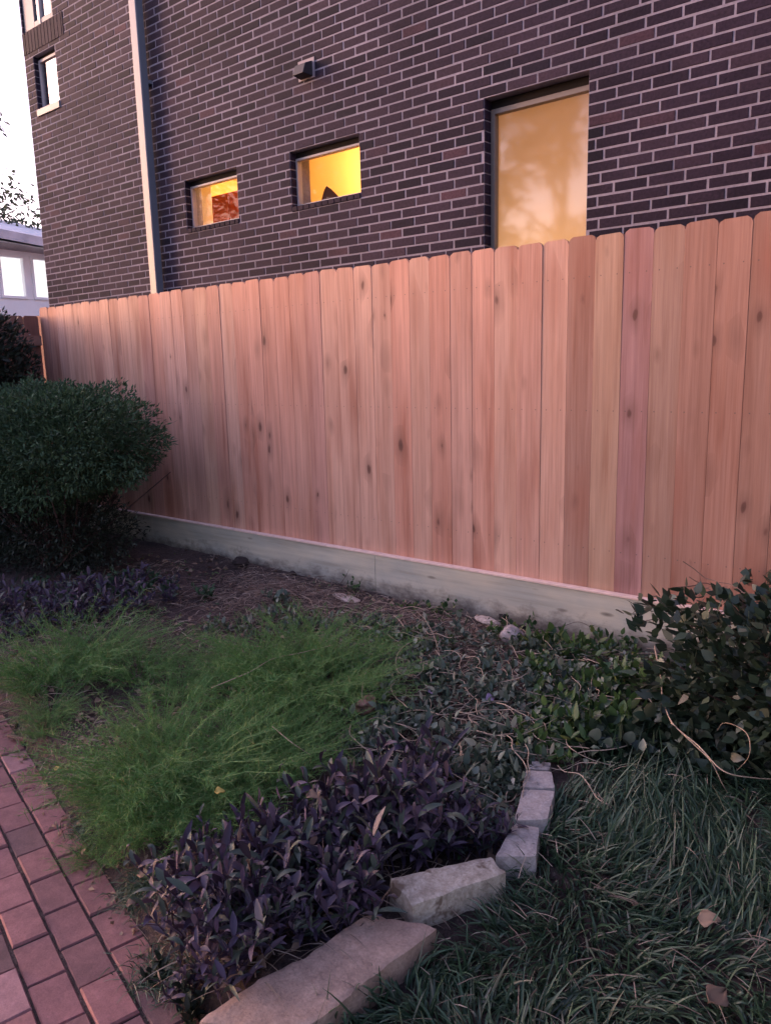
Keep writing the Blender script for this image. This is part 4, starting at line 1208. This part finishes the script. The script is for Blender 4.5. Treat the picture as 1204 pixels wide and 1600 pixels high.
deadleaf('dead_leaf', 674, 1100, .032, M['paleleaf'], 'small pale lilac leaf on the weeds, left one of two', .08, .4, .5)
deadleaf('dead_leaf', 490, 1270, .04, M['deadleaf'], 'pinkish dead leaf caught on top of the purple clump', .20, .4)

# ------------------------------------------------------------------ vines and twigs
def spline(pts, n=8):
    pts = [Vector(p) for p in pts]; out = []
    for i in range(len(pts) - 1):
        p0, p1, p2, p3 = pts[max(i - 1, 0)], pts[i], pts[i + 1], pts[min(i + 2, len(pts) - 1)]
        for k in range(n):
            t = k / n
            out.append(.5 * ((2 * p1) + (p2 - p0) * t + (2 * p0 - 5 * p1 + 4 * p2 - p3) * t * t + (3 * p1 - p0 - 3 * p2 + p3) * t ** 3))
    out.append(pts[-1]); return out
def vine(name, pts, r, mat, label, cat='vine'):
    P3 = [(*at(u, v_, z), z) for u, v_, z in pts]
    q = MB(); sp_ = spline(P3); q.tube(sp_, [r * (1 - .55 * i / len(sp_)) for i in range(len(sp_))], 6)
    o = q.build(name, mat, smooth=True); tag(o, label, cat); return o
vine('dry_vine', [(1022, 1010, .22), (1032, 1060, .22), (1035, 1090, .2), (1050, 1130, .2), (1090, 1165, .18), (1130, 1205, .16), (1180, 1216, .14), (1230, 1218, .12)], .0032, M['tan_vine'], 'long tan dry vine drooping from the ivy thicket to the right edge')
vine('dry_vine', [(1048, 1130, .19), (1080, 1160, .17), (1110, 1190, .14), (1128, 1225, .08), (1140, 1245, .03)], .0026, M['tan_vine'], 'shorter tan vine forking down to the lawn beside the long one')
vine('dry_vine', [(655, 1060, .08), (622, 1050, .13), (622, 1020, .15), (650, 1000, .12), (700, 992, .08), (740, 988, .06)], .0024, M['tan_vine'], 'pale looping vine arched over the middle of the bed')
vine('dry_vine', [(618, 1045, .10), (660, 1052, .08), (698, 1060, .06), (740, 1045, .07), (775, 1040, .05)], .0032, M['tan_vine'], 'straight pale vine crossing under the looping vine')
vine('dry_vine', [(565, 1110, .10), (568, 1060, .12), (585, 1035, .13), (615, 1030, .10)], .0022, M['tan_vine'], 'thin tan vine curling beside the feathery plants')
vine('dry_vine', [(575, 1085, .10), (600, 1076, .10), (640, 1090, .08), (650, 1105, .04)], .0024, M['tan_vine'], 'thin tan vine above the reddish rubble')
vine('dry_vine', [(690, 1040, .05), (680, 1000, .10), (665, 970, .12), (650, 955, .12)], .0022, M['tan_vine'], 'upright thin dry stem leaning toward the kickboard')
vine('dry_vine', [(615, 956, .04), (640, 948, .05), (665, 952, .06), (690, 948, .03)], .003, M['tan_vine'], 'pale stick lying on the dark soil near the kickboard')
vine('dry_vine', [(835, 1010, .06), (850, 1016, .08), (870, 1022, .06), (900, 1015, .05), (925, 1022, .03)], .003, M['tan_vine'], 'pale curved stick beside the round rock')
vine('dry_vine', [(330, 1075, .15), (390, 1050, .2), (425, 1030, .2), (470, 1020, .22), (520, 1008, .2)], .0022, M['tan_vine'], 'tan stem lying across the feathery plants')
vine('dry_vine', [(425, 1135, .15), (455, 1160, .16), (485, 1180, .12)], .0022, M['tan_vine'], 'short pale stem at the right side of the feathery plants')
vine('dry_vine', [(1115, 1155, .1), (1130, 1130, .2), (1165, 1145, .25), (1170, 1180, .2), (1150, 1205, .1)], .002, M['tan_vine'], 'thin loop of vine in the dark ivy at the right edge')
vine('twig', [(1036, 918, .30), (1070, 917, .34), (1100, 912, .36), (1125, 908, .38)], .003, M['dark_twig'], 'dark bare twig pointing left out of the ivy thicket', 'twig')
vine('twig', [(1090, 900, .36), (1066, 870, .40), (1050, 848, .42)], .0022, M['dark_twig'], 'thin dark twig slanting up in front of the fence', 'twig')
vine('twig', [(1120, 890, .38), (1132, 860, .42), (1130, 830, .44)], .002, M['dark_twig'], 'thin upright dark twig above the ivy thicket', 'twig')
vine('twig', [(990, 975, .10), (1020, 968, .16), (1050, 968, .2)], .003, M['dark_twig'], 'dark twig crossing the right end of the kickboard', 'twig')
vine('twig', [(850, 985, .02), (880, 978, .06), (905, 972, .08), (930, 985, .04)], .002, M['dark_twig'], 'thin dark twig curved before the kickboard', 'twig')
vine('twig', [(530, 915, .03), (540, 900, .12), (545, 890, .17)], .002, M['dark_twig'], 'small upright weed stem touching the kickboard', 'twig')
vine('twig', [(15, 1150, -.06), (50, 1158, -.05), (105, 1165, -.05)], .012, M['dark_twig'], 'dark thick stick lying between path and bed', 'twig')
# tangle of fine stems over the middle and on the thicket
def tangle(n, P, zlo, zhi, L, r, mat, name, label):
    q = MB()
    for i in range(n):
        while True:
            u, v_ = random.uniform(min(p[0] for p in P), max(p[0] for p in P)), random.uniform(min(p[1] for p in P), max(p[1] for p in P))
            if inpoly(u, v_, P): break
        x, y = at(u, v_, .03); a = random.uniform(0, 6.28); z = random.uniform(zlo, zhi) + float(gz(x, y)); pts = [(x, y, z)]
        for k in range(5):
            a += random.uniform(-.7, .7); x += math.cos(a) * L / 5; y += math.sin(a) * L / 5; z += random.uniform(-.02, .02)
            pts.append((x, y, max(z, float(gz(x, y)) + .004)))
        q.tube(spline(pts, 3), r * random.uniform(.6, 1.3), 4)
    o = q.build(name, mat); tag(o, label, 'stems', kind='stuff'); return o
tangle(260, [(420, 940), (560, 960), (860, 1010), (1040, 1010), (1060, 1110), (930, 1200), (780, 1300), (560, 1200), (560, 1060)], .01, .09, .30, .0017, M['tan_vine'], 'stem_tangle', 'tangle of thin dry stems over the middle of the bed')
tangle(230, [(280, 900), (430, 900), (700, 985), (900, 1020), (640, 1010), (350, 985)], .0, .05, .22, .0016, M['twig'], 'stem_tangle_back', 'thin brown stems strewn on the soil near the kickboard')
q = MB()
for i in range(90):      # dead stems poking out of the thicket's top left
    x, y, z = -.95 + random.uniform(-.15, .5), -.45 + random.uniform(-.3, .25), random.uniform(.25, .48)
    a = random.uniform(0, 6.28); pts = [(x, y, z)]
    for k in range(4):
        a += random.uniform(-.8, .8); x += math.cos(a) * .05; y += math.sin(a) * .05; z += random.uniform(-.03, .035); pts.append((x, y, z))
    q.tube(spline(pts, 3), random.uniform(.001, .002), 4)
o = q.build('dead_stem_tangle', M['twig']); tag(o, 'pinkish dead stems tangled on top of the ivy thicket', 'stems', kind='stuff')
# the gravel-like mulch patch beside the path
cover(2500, -3.4, -1.6, -2.95, -2.0, lambda x, y: (path_dist(x, y) > -.28) & (path_dist(x, y) < .02), .022, .012, M['deadleaf'], 'bark_mulch', 'brown bark chips along the edge of the path', 'mulch', 'ovate', (.0, .012), 2, .2, (-.2, .3), .1)
bpy.context.view_layer.update()
